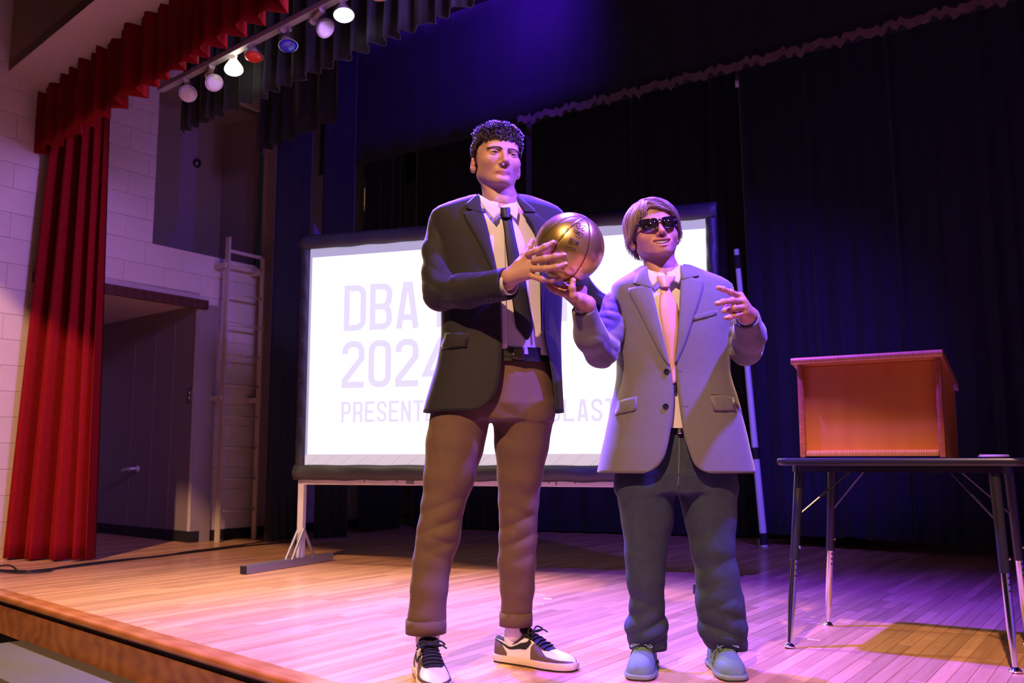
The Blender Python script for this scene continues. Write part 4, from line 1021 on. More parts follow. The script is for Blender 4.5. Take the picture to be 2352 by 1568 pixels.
M_sock = mat('white_ribbed_sock', (0.80, 0.74, 0.72), 0.9, 0, 0.1, 80, 0.4, 150); M_orange = mat('orange_lining', (0.75, 0.28, 0.05), 0.7); M_redl = mat('red_lining', (0.6, 0.05, 0.05), 0.7)
def sneaker(person, heel, toe, ankle, label):
    S = Shoe(heel, toe, [(0, 0.022), (0.03, 0.034), (0.10, 0.040), (0.3, 0.040), (0.5, 0.044), (0.7, 0.052), (0.82, 0.051), (0.92, 0.041), (0.97, 0.029), (1, 0.014)],
             [(0, 0.088), (0.1, 0.086), (0.22, 0.074), (0.32, 0.092), (0.40, 0.110), (0.5, 0.102), (0.6, 0.084), (0.70, 0.066), (0.82, 0.056), (0.92, 0.047), (1, 0.030)], 0.026, 0.74)
    sh = bpy.data.objects.new('sneaker', None); link(sh); sh.parent = person; sh['label'] = label; sh.empty_display_size = 0.05
    V, F = S.region(0, 1, lambda t: 0.0, lambda t: math.pi, 0.0, 60, 36); F = F+[tuple(59*36+i for i in range(36)), tuple(i for i in range(36))[::-1]]; mk('upper', V, F, M_wleather, sh, True)
    V, F = S.sole(0.006, 0.030, 0.004, bulge=0.002); mk('midsole', V, F, M_cream_sole, sh, True, angle=40)
    V, F = S.sole(0.0, 0.0065, 0.003); mk('outsole', V, F, M_black, sh, True, angle=40)
    gm = tabf([(0.52, 0.55), (0.56, 1.05), (0.62, 1.02), (0.68, 0.72), (0.74, 0.46), (0.88, 0.42), (0.95, 0.62), (1, 1.5)])
    for sd in (0, 1):
        fl = (lambda g: g) if sd == 0 else (lambda g: (lambda t: math.pi-g(t)))
        z_ = (lambda t: 0.0) if sd == 0 else (lambda t: math.pi)
        def add(nm, t0, t1, a, b, off, m, nt=26, npn=10):
            aa, bb = (a, b) if sd == 0 else ((lambda t: math.pi-b(t)), (lambda t: math.pi-a(t)))
            V, F = S.region(t0, t1, aa, bb, off, nt, npn); o = mk(nm, V, F, m, sh, True); return o
        add('mudguard', 0.52, 1.0, lambda t: 0.0, gm, 0.0016, M_brown_suede, 30)
        add('heel_counter', 0.0, 0.20, lambda t: 0.0, tabf([(0, 0.95), (0.1, 0.75), (0.2, 0.2)]), 0.0016, M_brown_suede, 12)
        add('swoosh', 0.0, 0.46, tabf([(0, 0.92), (0.15, 0.62), (0.30, 0.38), (0.42, 0.30), (0.46, 0.34)]), tabf([(0, 1.02), (0.15, 0.80), (0.30, 0.62), (0.40, 0.60), (0.46, 0.74)]), 0.0026, M_blk_suede, 24, 6)
        add('swoosh', 0.46, 0.515, tabf([(0.46, 0.34), (0.49, 0.50), (0.515, 0.80)]), tabf([(0.46, 0.74), (0.48, 0.98), (0.515, 0.84)]), 0.0026, M_blk_suede, 8, 6)
        add('collar', 0.0, 0.40, tabf([(0, 1.12), (0.1, 1.02), (0.22, 0.92), (0.32, 0.80), (0.40, 0.85)]), lambda t: math.pi/2, 0.0022, M_blk_suede, 20)
        add('eyestay', 0.33, 0.72, tabf([(0.33, 0.80), (0.45, 0.98), (0.55, 1.0), (0.66, 0.95), (0.72, 1.2)]), lambda t: math.pi/2, 0.0028, M_blk_suede, 20)
    # tongue, laces, lining, sock
    m_ = MB(); a = S.P(0.44, math.pi/2, 0.0); top = S.P(0.34, math.pi/2, 0.040)
    V = []
    for j in range(8):
        u = j/7; c = a.lerp(top, u)+UP*0.006*math.sin(math.pi*u); w = 0.024+0.010*math.sin(math.pi*min(u*0.9+0.1, 1))*(1 if u < 0.8 else 0.8)
        for i in range(9):
            q = (i-4)/4; V.append(c+S.x*w*q-S.f*0.010*q*q-UP*0.004*q*q)
    o = mk('tongue', V, grid_faces(8, 9), M_blk_suede, sh, True); solidify(o, 0.009, 0)
    for k in range(6):
        t = 0.44+0.045*k; pts = [S.P(t+0.01*(1 if k % 2 else -1)*math.cos(a_), a_, 0.006) for a_ in np.linspace(1.0, math.pi-1.0, 9)]
        m_ = MB(); m_.tube(pts, 0.0042, 6, True, 0.6); m_.build('lace', M_lace, sh, True)
    c = S.P(0.47, math.pi/2, 0.016)
    for sg in (-1, 1):
        m_ = MB(); m_.tube(smooth_path([c, c+S.x*sg*0.025+UP*0.014, c+S.x*sg*0.048+UP*0.002+S.f*0.01, c+S.x*sg*0.02-UP*0.004+S.f*0.006, c], 6), 0.0032, 6); m_.build('lace_bow', M_lace, sh, True)
        m_ = MB(); m_.tube(smooth_path([c, c+S.x*sg*0.03+S.f*0.02+UP*0.004, c+S.x*sg*0.052+S.f*0.03-UP*0.008], 6), 0.0028, 6); m_.build('lace_end', M_lace, sh, True)
    an = Vector(ankle)
    m_ = MB(); b_ = S.P(0.2, math.pi/2, -0.03); m_.tube(smooth_path([b_, b_+UP*0.05+(an-b_)*0.2, an+UP*0.02, an+UP*0.12], 6), list(np.linspace(0.030, 0.036, 6))+list(np.linspace(0.036, 0.041, 6))+[0.042]*7, 20)
    so = m_.build('sock', M_sock, person, True)
    for m__, t0 in ((M_orange, 0.05), (M_redl, 0.17)):
        V = [S.P(t, ph, 0.0035) for t in np.linspace(t0, t0+0.1, 6) for ph in np.linspace(1.42, math.pi-1.42, 8)]; mk('lining', V, grid_faces(6, 8), m__, sh, True)
    return sh
M_teal = mat('teal_suede', (0.14, 0.225, 0.205), 0.92, 0, 0.12, 50, 0.35, 300); M_teal2 = mat('teal_rubber_sole', (0.19, 0.25, 0.21), 0.7); M_seamt = mat('dark_teal_seam', (0.09, 0.13, 0.12), 0.8)
def desert_shoe(person, heel, toe, label):
    S = Shoe(heel, toe, [(0, 0.020), (0.04, 0.031), (0.12, 0.036), (0.35, 0.036), (0.55, 0.043), (0.72, 0.049), (0.84, 0.0475), (0.93, 0.039), (0.98, 0.028), (1, 0.016)],
             [(0, 0.092), (0.2, 0.095), (0.40, 0.112), (0.5, 0.106), (0.60, 0.094), (0.70, 0.082), (0.80, 0.074), (0.88, 0.067), (0.95, 0.055), (0.985, 0.042), (1, 0.026)], 0.017, 0.80)
    sh = bpy.data.objects.new('suede_shoe', None); link(sh); sh.parent = person; sh['label'] = label; sh.empty_display_size = 0.05
    V, F = S.region(0, 1, lambda t: 0.0, lambda t: math.pi, 0.0, 60, 36); F = F+[tuple(59*36+i for i in range(36)), tuple(i for i in range(36))[::-1]]; mk('upper', V, F, M_teal, sh, True)
    V, F = S.sole(0.005, 0.020, 0.005, bulge=0.002); mk('midsole', V, F, M_teal2, sh, True, angle=40)
    V, F = S.sole(0.0, 0.0055, 0.003); mk('outsole', V, F, M_black, sh, True, angle=40)
    m_ = MB(); m_.tube([S.P(t, 0.02, 0.004) for t in np.linspace(0.02, 0.985, 40)]+[S.P(t, math.pi-0.02, 0.004) for t in np.linspace(0.985, 0.02, 40)], 0.0018, 6); m_.build('welt_seam', M_seamt, sh, True)
    for sd in (0, 1):
        fa = (lambda a: a) if sd == 0 else (lambda a: math.pi-a)
        m_ = MB(); m_.tube([S.P(t, fa(a), 0.001) for t, a in ((0.46, 0.05), (0.54, 0.45), (0.59, 0.9), (0.62, 1.2), (0.55, 1.34), (0.46, 1.40))], 0.0018, 6); m_.build('quarter_seam', M_seamt, sh, True)
        V, F = S.region(0.28, 0.59, (lambda t: 0.25) if sd == 0 else (lambda t: math.pi-1.36), (lambda t: 1.36) if sd == 0 else (lambda t: math.pi-0.25), 0.003, 10, 10); mk('quarter', V, F, M_teal, sh, True)
    for k, t in enumerate((0.52, 0.57)):
        m_ = MB(); m_.tube([S.P(t, a_, 0.006) for a_ in np.linspace(1.18, math.pi-1.18, 7)], 0.0028, 6); m_.build('lace', M_teal2, sh, True)
    c = S.P(0.60, math.pi/2, 0.008)
    for sg in (-1, 1):
        m_ = MB(); m_.tube(smooth_path([c, c+S.x*sg*0.018+S.f*0.02, c+S.x*sg*0.036+S.f*0.03-UP*0.006, c+S.x*sg*0.03+S.f*0.008, c], 6), 0.0022, 6); m_.build('lace_bow', M_teal2, sh, True)
    return sh

# ================================================================== SHARED GARMENT BUILDERS
def leg_nodes(tab): 
    pts, rs = [], []
    for l, r_, py, D in tab:
        a, b = at(l, py, D), at(r_, py, D); pts.append((a+b)/2); rs.append((b[0]-a[0])/2)
    return pts, rs
def trousers(person, m, hips, legs, seed, h=0.005, folds=(), amp=0.003):
    """hips: list of (pxL, pxR, py, D, depth); legs: two tables; folds: (centre, radius, direction, freq, amp)"""
    L = [leg_nodes(t) for t in legs]; nz2 = Noise(seed+1, 13, 8, (1, 1, 0.8)); nz = Noise(seed, 26, 10, (1.0, 1.0, 0.45)); hp = [(at((a+b)/2, py, D), (at(b, py, D)-at(a, py, D))[0]/2, dp) for a, b, py, D, dp in hips]
    def f(p):
        z = p[..., 2]; d = None
        zs = [q[0][2] for q in hp]; cx = np.interp(z, zs[::-1], [q[0][0] for q in hp][::-1]); cy = np.interp(z, zs[::-1], [q[0][1] for q in hp][::-1])
        rx = np.interp(z, zs[::-1], [q[1] for q in hp][::-1]); ry = np.interp(z, zs[::-1], [q[2] for q in hp][::-1])
        u = np.sqrt(((p[..., 0]-cx)/rx)**2+((p[..., 1]-cy)/ry)**2); d = (u-1)*np.minimum(rx, ry)
        d = np.maximum(d, np.maximum(zs[-1]-z, z-zs[0]))
        for pts, rs in L:
            e = chain(p, pts, rs, 0.012); e = np.maximum(e, (pts[-1][2])-z)          # flat hem
            d = smin(d, e, 0.018)
        w = amp*nz(p)+amp*1.3*nz2.crease(p)
        for c, rad, dr, fr, am, wd in folds:
            q = p-np.asarray(c, np.float32); s_ = q @ np.asarray(dr, np.float32); g = np.exp(-((q**2).sum(-1))/(rad*rad)); w = w+am*g*(0.55-np.abs(np.sin((s_*fr+wd)*0.5)))*1.7
        return d+w
    allp = np.array([q for pts, _ in L for q in pts]+[q[0] for q in hp]); lo = allp.min(0)-0.17; hi = allp.max(0)+0.17; lo[2] = allp[:, 2].min()-0.02; hi[2] = allp[:, 2].max()+0.02
    return sdf_obj('trousers', f, lo, hi, h, m, person)
def sleeve(parent, m, pts, rs, seed, elbow=None, h=0.004, amp=0.0025, k=0.03, wr=()):
    pts = [np.asarray(p_, float) for p_ in pts]; nz = Noise(seed, 30, 10); nz2 = Noise(seed+1, 15, 8); end = pts[-1]; ax_ = (pts[-1]-pts[-2]); ax_ = ax_/np.linalg.norm(ax_)
    ext = end+ax_*0.05
    def f(p):
        d = chain(p, pts[:-1]+[ext], rs, k); cut = (p-end.astype(np.float32)) @ ax_.astype(np.float32)
        w = (amp*nz(p)+amp*1.8*nz2.crease(p))*np.clip(-cut/0.05, 0.15, 1)
        for c, rad, dr, fr, am, ph in wr:
            q = p-np.asarray(c, np.float32); g = np.exp(-((q**2).sum(-1))/(rad*rad)); w = w+am*g*(0.55-np.abs(np.sin(((q @ np.asarray(dr, np.float32))*fr+ph)*0.5)))*1.7
        d = d+w
        d = np.maximum(d, cut)
        hole = cone(p, end-ax_*0.04, ext, rs[-1]-0.007, rs[-1]-0.005); return np.maximum(d, -hole)
    A = np.array(pts); return sdf_obj('sleeve', f, A.min(0)-0.1, A.max(0)+0.1, h, m, parent)
def cuff_ring(parent, end, ax_, r, m, name='shirt_cuff', ln=0.02):
    e = Vector(end); a = Vector(ax_).normalized(); b = MB(); prof = [(r, -0.03), (r, ln), (r-0.003, ln), (r-0.003, -0.03)]
    b.lathe(prof, e, a, 28); b.F = b.F[:-2]; return b.build(name, m, parent, True, angle=40)
def shirt_collar(person, c, rn, m, ztop_f, drop_f, tilt=0.0, name='collar', flare=0.016, n=64, gap=0.10, rot=0.0, ry=1.08):
    """fold-down collar round the neck; angle 0 = front, in a frame turned by rot"""
    V = []; rows = 7
    for j in range(rows):
        u = j/(rows-1)
        for i in range(n+1):
            a = -math.pi+gap+(2*math.pi-2*gap)*i/n; a = a+math.pi if False else a
            th = a                                        # -pi..pi, 0 = back
            fr = abs(th)/math.pi                          # 1 at the front
            zt, dr = ztop_f(fr, th), drop_f(fr, th)
            r_ = rn+0.003+(flare*(u**0.8))*(1+0.6*fr)
            V.append((c[0]+r_*math.sin(th), c[1]+r_*ry*math.cos(th), c[2]+zt-dr*u))
    o = mk(name, V, [f[::-1] for f in grid_faces(rows, n+1)], m, person, True); solidify(o, 0.003, 0); return o
SKIN = (0.50, 0.275, 0.205)
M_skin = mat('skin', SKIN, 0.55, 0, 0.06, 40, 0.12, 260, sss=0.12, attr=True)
M_nail = mat('fingernail', (0.76, 0.50, 0.42), 0.35); M_eye = mat('shaded_eye_white', (0.46, 0.42, 0.41), 0.2); M_iris = mat('dark_iris', (0.02, 0.012, 0.008), 0.08)  # eye whites greyed: brow shade put into their colour
M_shirt = mat('white_shirt', (0.66, 0.63, 0.62), 0.8, 0, 0.05, 14, 0.15, 40); M_teeth = mat('teeth', (0.80, 0.74, 0.64), 0.25)
def place_head(kind, smile, eye_px, D, yaw, pitch, roll, s, base, lip, neck_to, neck_r, h=0.0019):
    s = np.array(s, float); sm = float(s.mean())
    Rm = rotm(yaw, pitch, roll); o = at(eye_px[0], eye_px[1], D-0.08)-Rm @ (np.array((0, -0.085, 0))*s)
    hf_ = head_field(kind, smile); Ri = Rm.astype(np.float32)
    def tl(p): return ((p-o.astype(np.float32)) @ Ri)/s.astype(np.float32)
    n0 = o+Rm @ (np.array((0, 0.022, -0.055))*s); n1 = np.asarray(neck_to, float)
    pass
    def f(p):
        d = hf_(tl(p))*sm; d = smin(d, cone(p, n0, n1, neck_r*0.95, neck_r*1.06), 0.022)
        d = smin(d, cone(p, n1, n1+np.array((0, 0.01, -0.05)), neck_r*1.06, neck_r*1.25), 0.02)
        for sg in (-1, 1):   # neck cords
            a = o+Rm @ (np.array((sg*0.052, 0.02, -0.06))*s); d = smin(d, cone(p, a, n1+np.array((sg*0.016, -neck_r*0.92, -0.015)), 0.012, 0.010), 0.016)
        return d
    lo = np.minimum(o-0.17, n1-0.09); hi = np.maximum(o+0.17, n1+0.09); lo[2] = n1[2]-0.05
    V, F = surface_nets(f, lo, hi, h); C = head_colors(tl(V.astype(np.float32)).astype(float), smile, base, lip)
    W_ = lambda q: o+Rm @ (np.asarray(q, float)*s)
    return V, F, C, W_, Rm, o
def finger(p, J, r0, r1): return chain(p, J, np.linspace(r0, r1, len(J)), 0.004)
def hand_mesh(fingers, palm, arm, h=0.0019, base=SKIN):
    """fingers: list of (joints, r0, r1); palm: list of capsules (a, b, ra, rb); arm: (wrist, elbow-wards, ra, rb)"""
    pts = np.array([j for f_ in fingers for j in f_[0]]+[q for c in palm for q in c[:2]]+[arm[0]]); 
    def f(p):
        d = cone(p, *arm)
        for c in palm: d = smin(d, cone(p, *c), 0.014)
        for J, r0, r1 in fingers:
            d = smin(d, finger(p, J, r0, r1), 0.006)
            for k_ in range(1, len(J)-1): d = smin(d, ell(p, J[k_], ((r0+(r1-r0)*k_/(len(J)-1))*1.01,)*3), 0.007)      # knuckle swell
        return d
    lo, hi = pts.min(0)-0.03, pts.max(0)+0.03
    a0 = np.asarray(arm[0]); a1 = np.asarray(arm[1]); q = a0+(a1-a0)*min(1, 0.09/np.linalg.norm(a1-a0)); lo = np.minimum(lo, q-0.02); hi = np.maximum(hi, q+0.02)
    V, F = surface_nets(f, lo, hi, h); C = np.tile(np.array(base), (len(V), 1))
    tips = np.array([f_[0][-1] for f_ in fingers]); dm = np.min(np.linalg.norm(V[:, None]-tips[None], axis=2), 1) if len(V) < 200000 else np.ones(len(V))
    w = 0.35*np.exp(-(dm/0.014)**2); C = C*(1-w[:, None])+np.array((base[0], base[1]*0.72, base[2]*0.7))*w[:, None]
    kn = np.array([f_[0][k_] for f_ in fingers for k_ in range(len(f_[0])-1)]); dk = np.min(np.linalg.norm(V[:, None]-kn[None], axis=2), 1)
    w = 0.28*np.exp(-(dk/0.012)**2); C = C*(1-w[:, None])+np.array((base[0]*0.96, base[1]*0.74, base[2]*0.72))*w[:, None]
    return V, F, C
def nails(parent, fingers, side):
    for J, r0, r1 in fingers:
        a, b = np.asarray(J[-2]), np.asarray(J[-1]); d = (b-a)/np.linalg.norm(b-a); n_ = np.asarray(side, float); n_ = n_-d*(n_ @ d); n_ = n_/np.linalg.norm(n_); x_ = np.cross(d, n_)
        V = [b+d*(v*0.0060+0.001)+x_*u*r1*0.55+n_*(r1*math.sqrt(max(0.05, 1-(u*0.62)**2-max(0, v*0.55)**2))+0.0006) for v in np.linspace(-1, 0.45, 5) for u in np.linspace(-1, 1, 5)]
        o_ = mk('fingernail', V, grid_faces(5, 5), M_nail, parent, True); solidify(o_, 0.0008, 0)
def rough_body(torso_c, torso_r, neck, hips, legs, arms, h=0.009):
    """the trunk and limbs under the clothes"""
    def f(p):
        d = ell(p, torso_c, torso_r); d = smin(d, cone(p, torso_c, neck, 0.07, 0.05), 0.05); d = smin(d, ell(p, hips, (0.13, 0.095, 0.11)), 0.06)
        for ch_, rs in legs+arms: d = smin(d, chain(p, ch_, rs), 0.02)
        return d
    A = np.array([torso_c, neck, hips]+[q for ch_, _ in legs+arms for q in ch_]); V, F = surface_nets(f, A.min(0)-0.22, A.max(0)+0.12, h); return V, F, np.tile(np.array(SKIN), (len(V), 1))
# ================================================================== THE GOLDEN BALL
M_gold = mat('gold_leather', (0.80, 0.57, 0.19), 0.30, 0.9, 0.22, 7, 0.035, 900)
M_groove = mat('ball_groove', (0.05, 0.03, 0.015), 0.5, 0.3)
BC = at(1308, 568.5, 3.17); BR = 0.1205
ball = thing('golden_basketball', Vector(BC)-UP*BR, 'shiny gold basketball held up between the two people', 'ball')
bm_ = bmesh.new(); bmesh.ops.create_icosphere(bm_, subdivisions=6, radius=BR)
# grooves: great circles through the crossing seen at upper right
def bdir(x, y): dx, dz = x*3.10/2150, -y*3.10/2150; return np.array((dx, -math.sqrt(max(BR*BR-dx*dx-dz*dz, 1e-6)), dz))/BR
Cx = bdir(37, -62); GN = []
for x, y in ((-42, 22), (38, 22), (-66, -12), (74, -24)):
    n_ = np.cross(Cx, bdir(x, y)); GN.append(n_/np.linalg.norm(n_))
def grooves(u): return np.min(np.stack([np.abs(u @ n_) for n_ in GN]), 0)
vv = np.array([v.co for v in bm_.verts]); ud = vv/np.linalg.norm(vv, axis=1)[:, None]; gd = grooves(ud)
dep = 0.0024*np.exp(-(gd/0.017)**2)
newv = ud*(BR-dep)[:, None]+BC
fc_ = [[v.index for v in f.verts] for f in bm_.faces]; bm_.free()
bo = mesh_np('leather_shell', newv, np.array(fc_), M_gold, ball)
for n_ in GN:
    e1 = np.cross(n_, (0.3, 0.5, 0.8)); e1 /= np.linalg.norm(e1); e2 = np.cross(n_, e1); m_ = MB()
    m_.tube([BC+(e1*math.cos(t)+e2*math.sin(t))*(BR-0.0017) for t in np.linspace(0, 2*math.pi, 120)], 0.0019, 8, False); m_.build('rib_groove', M_groove, ball, True)
# outlined lettering embossed on the rib facing right
def on_ball(x, y, off=0.0006):
    """x, y photo offsets from the ball centre"""
    dx, dz = x*3.10/2150, -y*3.10/2150; d = np.array((dx, -math.sqrt(max(BR*BR-dx*dx-dz*dz, 1e-6)), dz)); return Vector(BC+d/np.linalg.norm(d)*(BR+off))
def ball_glyph(ch, cx, cy, w, h, ang, t=1.2):
    ca, sa = math.cos(R(ang)), math.sin(R(ang))
    for pts, closed in glyph(ch, w, h, h*0.2):
        v, f_ = stroke(pts, h*0.24, closed); L_ = v[0::2]; R_ = v[1::2]; loopp = L_+R_[::-1]
        dens = []
        for a, b in zip(loopp, loopp[1:]+loopp[:1]):
            for k in range(3): dens.append((a[0]+(b[0]-a[0])*k/3-w/2, a[1]+(b[1]-a[1])*k/3-h/2))
        dens.append(dens[0])
        m_ = MB(); m_.tube([on_ball(cx+x*ca+y*sa, cy+x*sa*-1*-1-y*ca if False else cy-(y*ca-x*sa)*1) for x, y in dens], 0.0009, 5); m_.build('embossed_outline', M_groove, ball)
for i, ch in enumerate('SPAL'):
    ball_glyph(ch, 23-9*i, -32+19*i, 12.5, 22, 118-4*i)
# ================================================================== TALL PERSON
TD = 3.46
M_blz = mat('charcoal_wool', (0.014, 0.012, 0.016), 0.8, 0, 0.15, 60, 0.08, 700, sheen=0.24)
M_blzd = mat('charcoal_lining', (0.012, 0.011, 0.014), 0.7); M_tie = mat('black_silk', (0.006, 0.006, 0.010), 0.6)
M_chino = mat('brown_twill', (0.135, 0.075, 0.047), 0.85, 0, 0.12, 40, 0.08, 700, sheen=0.1); M_belt = mat('black_leather', (0.012, 0.010, 0.010), 0.35)
foot0 = Vector((-0.10, 3.45, 0))
tneck = at(1150, 462, 3.475)
Vh, Fh, Ch, HW, HR, HO = place_head('tall', False, (1158, 352), 3.45, 17, -1, 3, (1.10, 1.10, 1.0), SKIN, (0.40, 0.135, 0.12), tneck, 0.060)
# right hand (image left) spread over the front of the ball
Fg = [([at(1214, 583, 3.085), at(1232, 576, 3.060), at(1252, 567, 3.050), at(1271, 557, 3.052)], 0.0118, 0.0092),
      ([at(1228, 598, 3.075), at(1252, 594, 3.048), at(1276, 589, 3.036), at(1296, 586, 3.038)], 0.0121, 0.0094),
      ([at(1226, 617, 3.078), at(1252, 617, 3.052), at(1278, 613, 3.042), at(1299, 607, 3.048)], 0.0114, 0.0090),
      ([at(1222, 634, 3.090), at(1244, 641, 3.075), at(1268, 643, 3.080), at(1288, 640, 3.095)], 0.0103, 0.0081),
      ([at(1190, 606, 3.120), at(1203, 588, 3.135), at(1214, 570, 3.165), at(1222, 554, 3.19)], 0.0140, 0.0101)]
wr = at(1172, 636, 3.135)
Pm = [(wr, at(1212, 590, 3.10), 0.024, 0.014), (wr, at(1224, 604, 3.095), 0.024, 0.015), (wr, at(1222, 620, 3.095), 0.024, 0.014), (wr, at(1215, 634, 3.105), 0.023, 0.012), (wr, at(1190, 606, 3.12), 0.022, 0.014)]
tarmR = [at(1020, 513, 3.47), at(1010, 575, 3.44), at(1009, 628, 3.41), at(1012, 672, 3.38), at(1070, 668, 3.29), at(1168, 651, 3.15)]
V1, F1, C1 = hand_mesh(Fg, Pm, (wr, at(1070, 665, 3.29), 0.0255, 0.036))
# left hand: behind the other person, fingertips over the far shoulder
Fl = [([at(1578, 668, 3.575), at(1583, 648, 3.565), at(1588, 629, 3.545)], 0.0095, 0.0080), ([at(1594, 672, 3.575), at(1600, 652, 3.565), at(1604, 632, 3.545)], 0.0095, 0.0080),
      ([at(1606, 680, 3.575), at(1613, 664, 3.565), at(1616, 648, 3.55)], 0.009, 0.0076), ([at(1562, 672, 3.575), at(1566, 656, 3.57), at(1570, 642, 3.56)], 0.0095, 0.008), ([at(1548, 690, 3.58), at(1556, 672, 3.575), at(1562, 658, 3.57)], 0.0105, 0.0085)]
wl_ = at(1545, 715, 3.60); Pl = [(wl_, f_[0][0], 0.022, 0.012) for f_ in Fl]
tarmL = [at(1262, 545, 3.49), at(1310, 640, 3.50), at(1362, 705, 3.56), at(1460, 712, 3.63), at(1540, 714, 3.61)]
V2, F2, C2 = hand_mesh(Fl, Pl, (wl_, at(1480, 710, 3.62), 0.025, 0.032), 0.0024)
tlegs = [([at(1060, 930, 3.45), at(1012, 1190, 3.40), at(980, 1440, 3.38), (-0.295, 3.38, 0.12)], [0.085, 0.055, 0.032, 0.028]), ([at(1210, 930, 3.48), at(1192, 1190, 3.53), at(1186, 1430, 3.59), (0.02, 3.60, 0.12)], [0.085, 0.055, 0.032, 0.028])]
V3, F3, C3 = rough_body(at(1150, 610, TD), (0.17, 0.10, 0.24), tneck, at(1140, 870, TD), tlegs, [(tarmR, [0.045, 0.045, 0.045, 0.04, 0.035, 0.025]), (tarmL, [0.05, 0.045, 0.04, 0.035, 0.025])])
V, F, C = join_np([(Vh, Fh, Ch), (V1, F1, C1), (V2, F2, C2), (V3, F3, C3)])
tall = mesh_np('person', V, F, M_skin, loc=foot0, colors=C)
tag(tall, 'tall person in charcoal blazer, black tie and brown trousers gripping the gold ball', 'person')
nails(tall, Fg[:4], (0.0, -1, 0.25))
def eyes_brows(person, W_, s, brow_m, look=(0, 0)):
    for sg in (-1, 1):
        c = Vector(W_((sg*0.0325, -0.0735, 0.0000))); m_ = MB(); fw_ = Vector(W_((sg*0.0325+look[0], -0.2, look[1])))-c; fw_.normalize()
        m_.lathe([(0.0002, -0.0122*s)]+[(0.0122*s*math.sin(a), -0.0122*s*math.cos(a)) for a in np.linspace(0.2, 2.95, 14)]+[(0.0002, 0.0122*s)], c, fw_, 24); e = m_.build('eye', M_eye, person, True)
        m_ = MB(); m_.lathe([(0.0062*s, 0.0104*s), (0.0058*s, 0.0116*s), (0.003*s, 0.01245*s), (0.0004, 0.0127*s)], c, fw_, 20); m_.build('iris', M_iris, e, True)
        if brow_m:
            rb_ = random.Random(3+sg); bb_ = MB()
            for k in range(150):
                u = rb_.random(); x = 0.010+0.045*u; y = float(interp(x, [0.010, 0.022, 0.034, 0.046, 0.055], [-0.0935, -0.0930, -0.0890, -0.0805, -0.0720])); zc = float(interp(x, [0.010, 0.022, 0.036, 0.048, 0.055], [0.0150, 0.0165, 0.0172, 0.0160, 0.0135]))
                z = zc+rb_.uniform(-1, 1)*0.0026*(1-0.5*u); a = rb_.uniform(0.1, 0.7)*(1-u); L0 = rb_.uniform(0.005, 0.008)
                p0 = np.array((sg*x, y-0.001, z)); p1 = p0+np.array((sg*L0*math.cos(a), 0.25*L0, L0*math.sin(a)-0.0004)); bb_.tube([W_(p0), W_((p0+p1)/2+np.array((0, -0.0012, 0))), W_(p1)], [0.0006, 0.0007, 0.0002], 4, False)
            bb_.build('eyebrow', brow_m, person, True)
M_hair1 = mat('dark_brown_curls', (0.042, 0.026, 0.019), 0.42, 0, 0.3, 60, spec=0.6)
eyes_brows(tall, HW, 1.10, M_hair1)
# ---- curly hair: cap + hundreds of little curls
def scalp(th, ph, off=0.0):
    """direction th from the crown, ph 0 = front (towards the face), +90 = image right; head frame"""
    d = np.array((math.sin(th)*math.sin(ph), -math.sin(th)*math.cos(ph), math.cos(th))); r_ = np.array((0.0775+off, (0.0965 if d[1] > 0 else 0.0985)+off, 0.0835+off))
    k = 1/math.sqrt(((d/r_)**2).sum()); return np.array((0, 0.019, 0.042))+d*k
def hair_cap(person, W_, hairline, off, m, seed, lump=0.004, name='hair'):
    nt, nph = 26, 72; V = []; rr = np.random.RandomState(seed); nz = Noise(seed, 130, 8)
    for j in range(nt):
        for i in range(nph):
            ph = 2*math.pi*i/nph; tm = hairline(math.atan2(math.sin(ph), math.cos(ph))); th = max(0.001, tm*j/(nt-1)); q = scalp(th, ph, 0)
            o = off*min(1, (1-j/(nt-1))*5+0.12); q = scalp(th, ph, o+lump*float(nz(q[None].astype(np.float32))[0])*(o/off)); V.append(W_(q))
    return V, grid_faces(nt, nph, True)
def hl1(ph):
    a = abs(ph); return float(interp(a, [0, 0.45, 0.8, 1.05, 1.3, 1.55, 1.9, 2.4, 3.15], [1.40, 1.40, 1.42, 1.50, 1.66, 1.88, 1.97, 2.07, 2.14]))
V, F = hair_cap(tall, HW, hl1, 0.009, M_hair1, 5); hb = MB(); hb.add(V, F); rr = random.Random(9)
for k in range(2000):
    ph = rr.uniform(-math.pi, math.pi); tm = hl1(ph); top_bias = rr.random()
    th = tm*math.sqrt(rr.random())*0.99
    lift = (0.022 if th < 1.1 else (0.012 if th < 1.5 else 0.005))*(1 if abs(ph) < 0.9 or th < 0.9 else 0.45)
    base = scalp(th, ph, 0.006); nrm_ = base-np.array((0, 0.019, 0.042)); nrm_ /= np.linalg.norm(nrm_)
    t1 = np.cross(nrm_, (0.3, 0.2, 1)); t1 /= np.linalg.norm(t1); t2 = np.cross(nrm_, t1); a0 = rr.uniform(0, 6.28); rad = rr.uniform(0.0035, 0.0085) if (th < 1.3 and (abs(ph) < 1.0 or th < 0.9)) else rr.uniform(0.0015, 0.003); turns = rr.uniform(0.8, 1.6)
    dirv = t1*math.cos(a0)+t2*math.sin(a0); pts = []
    for i in range(9):
        u = i/8; w = a0+u*turns*6.28
        pts.append(W_ if False else HW(base+nrm_*(lift*(0.35+0.75*u)*rr.uniform(0.97, 1.03)+rad*math.sin(w))+dirv*(rad*math.cos(w)+u*0.006)))
    hb.tube(pts, [0.0015, 0.0016, 0.0016, 0.0015, 0.0015, 0.0014, 0.0012, 0.0010, 0.0005], 4, False)
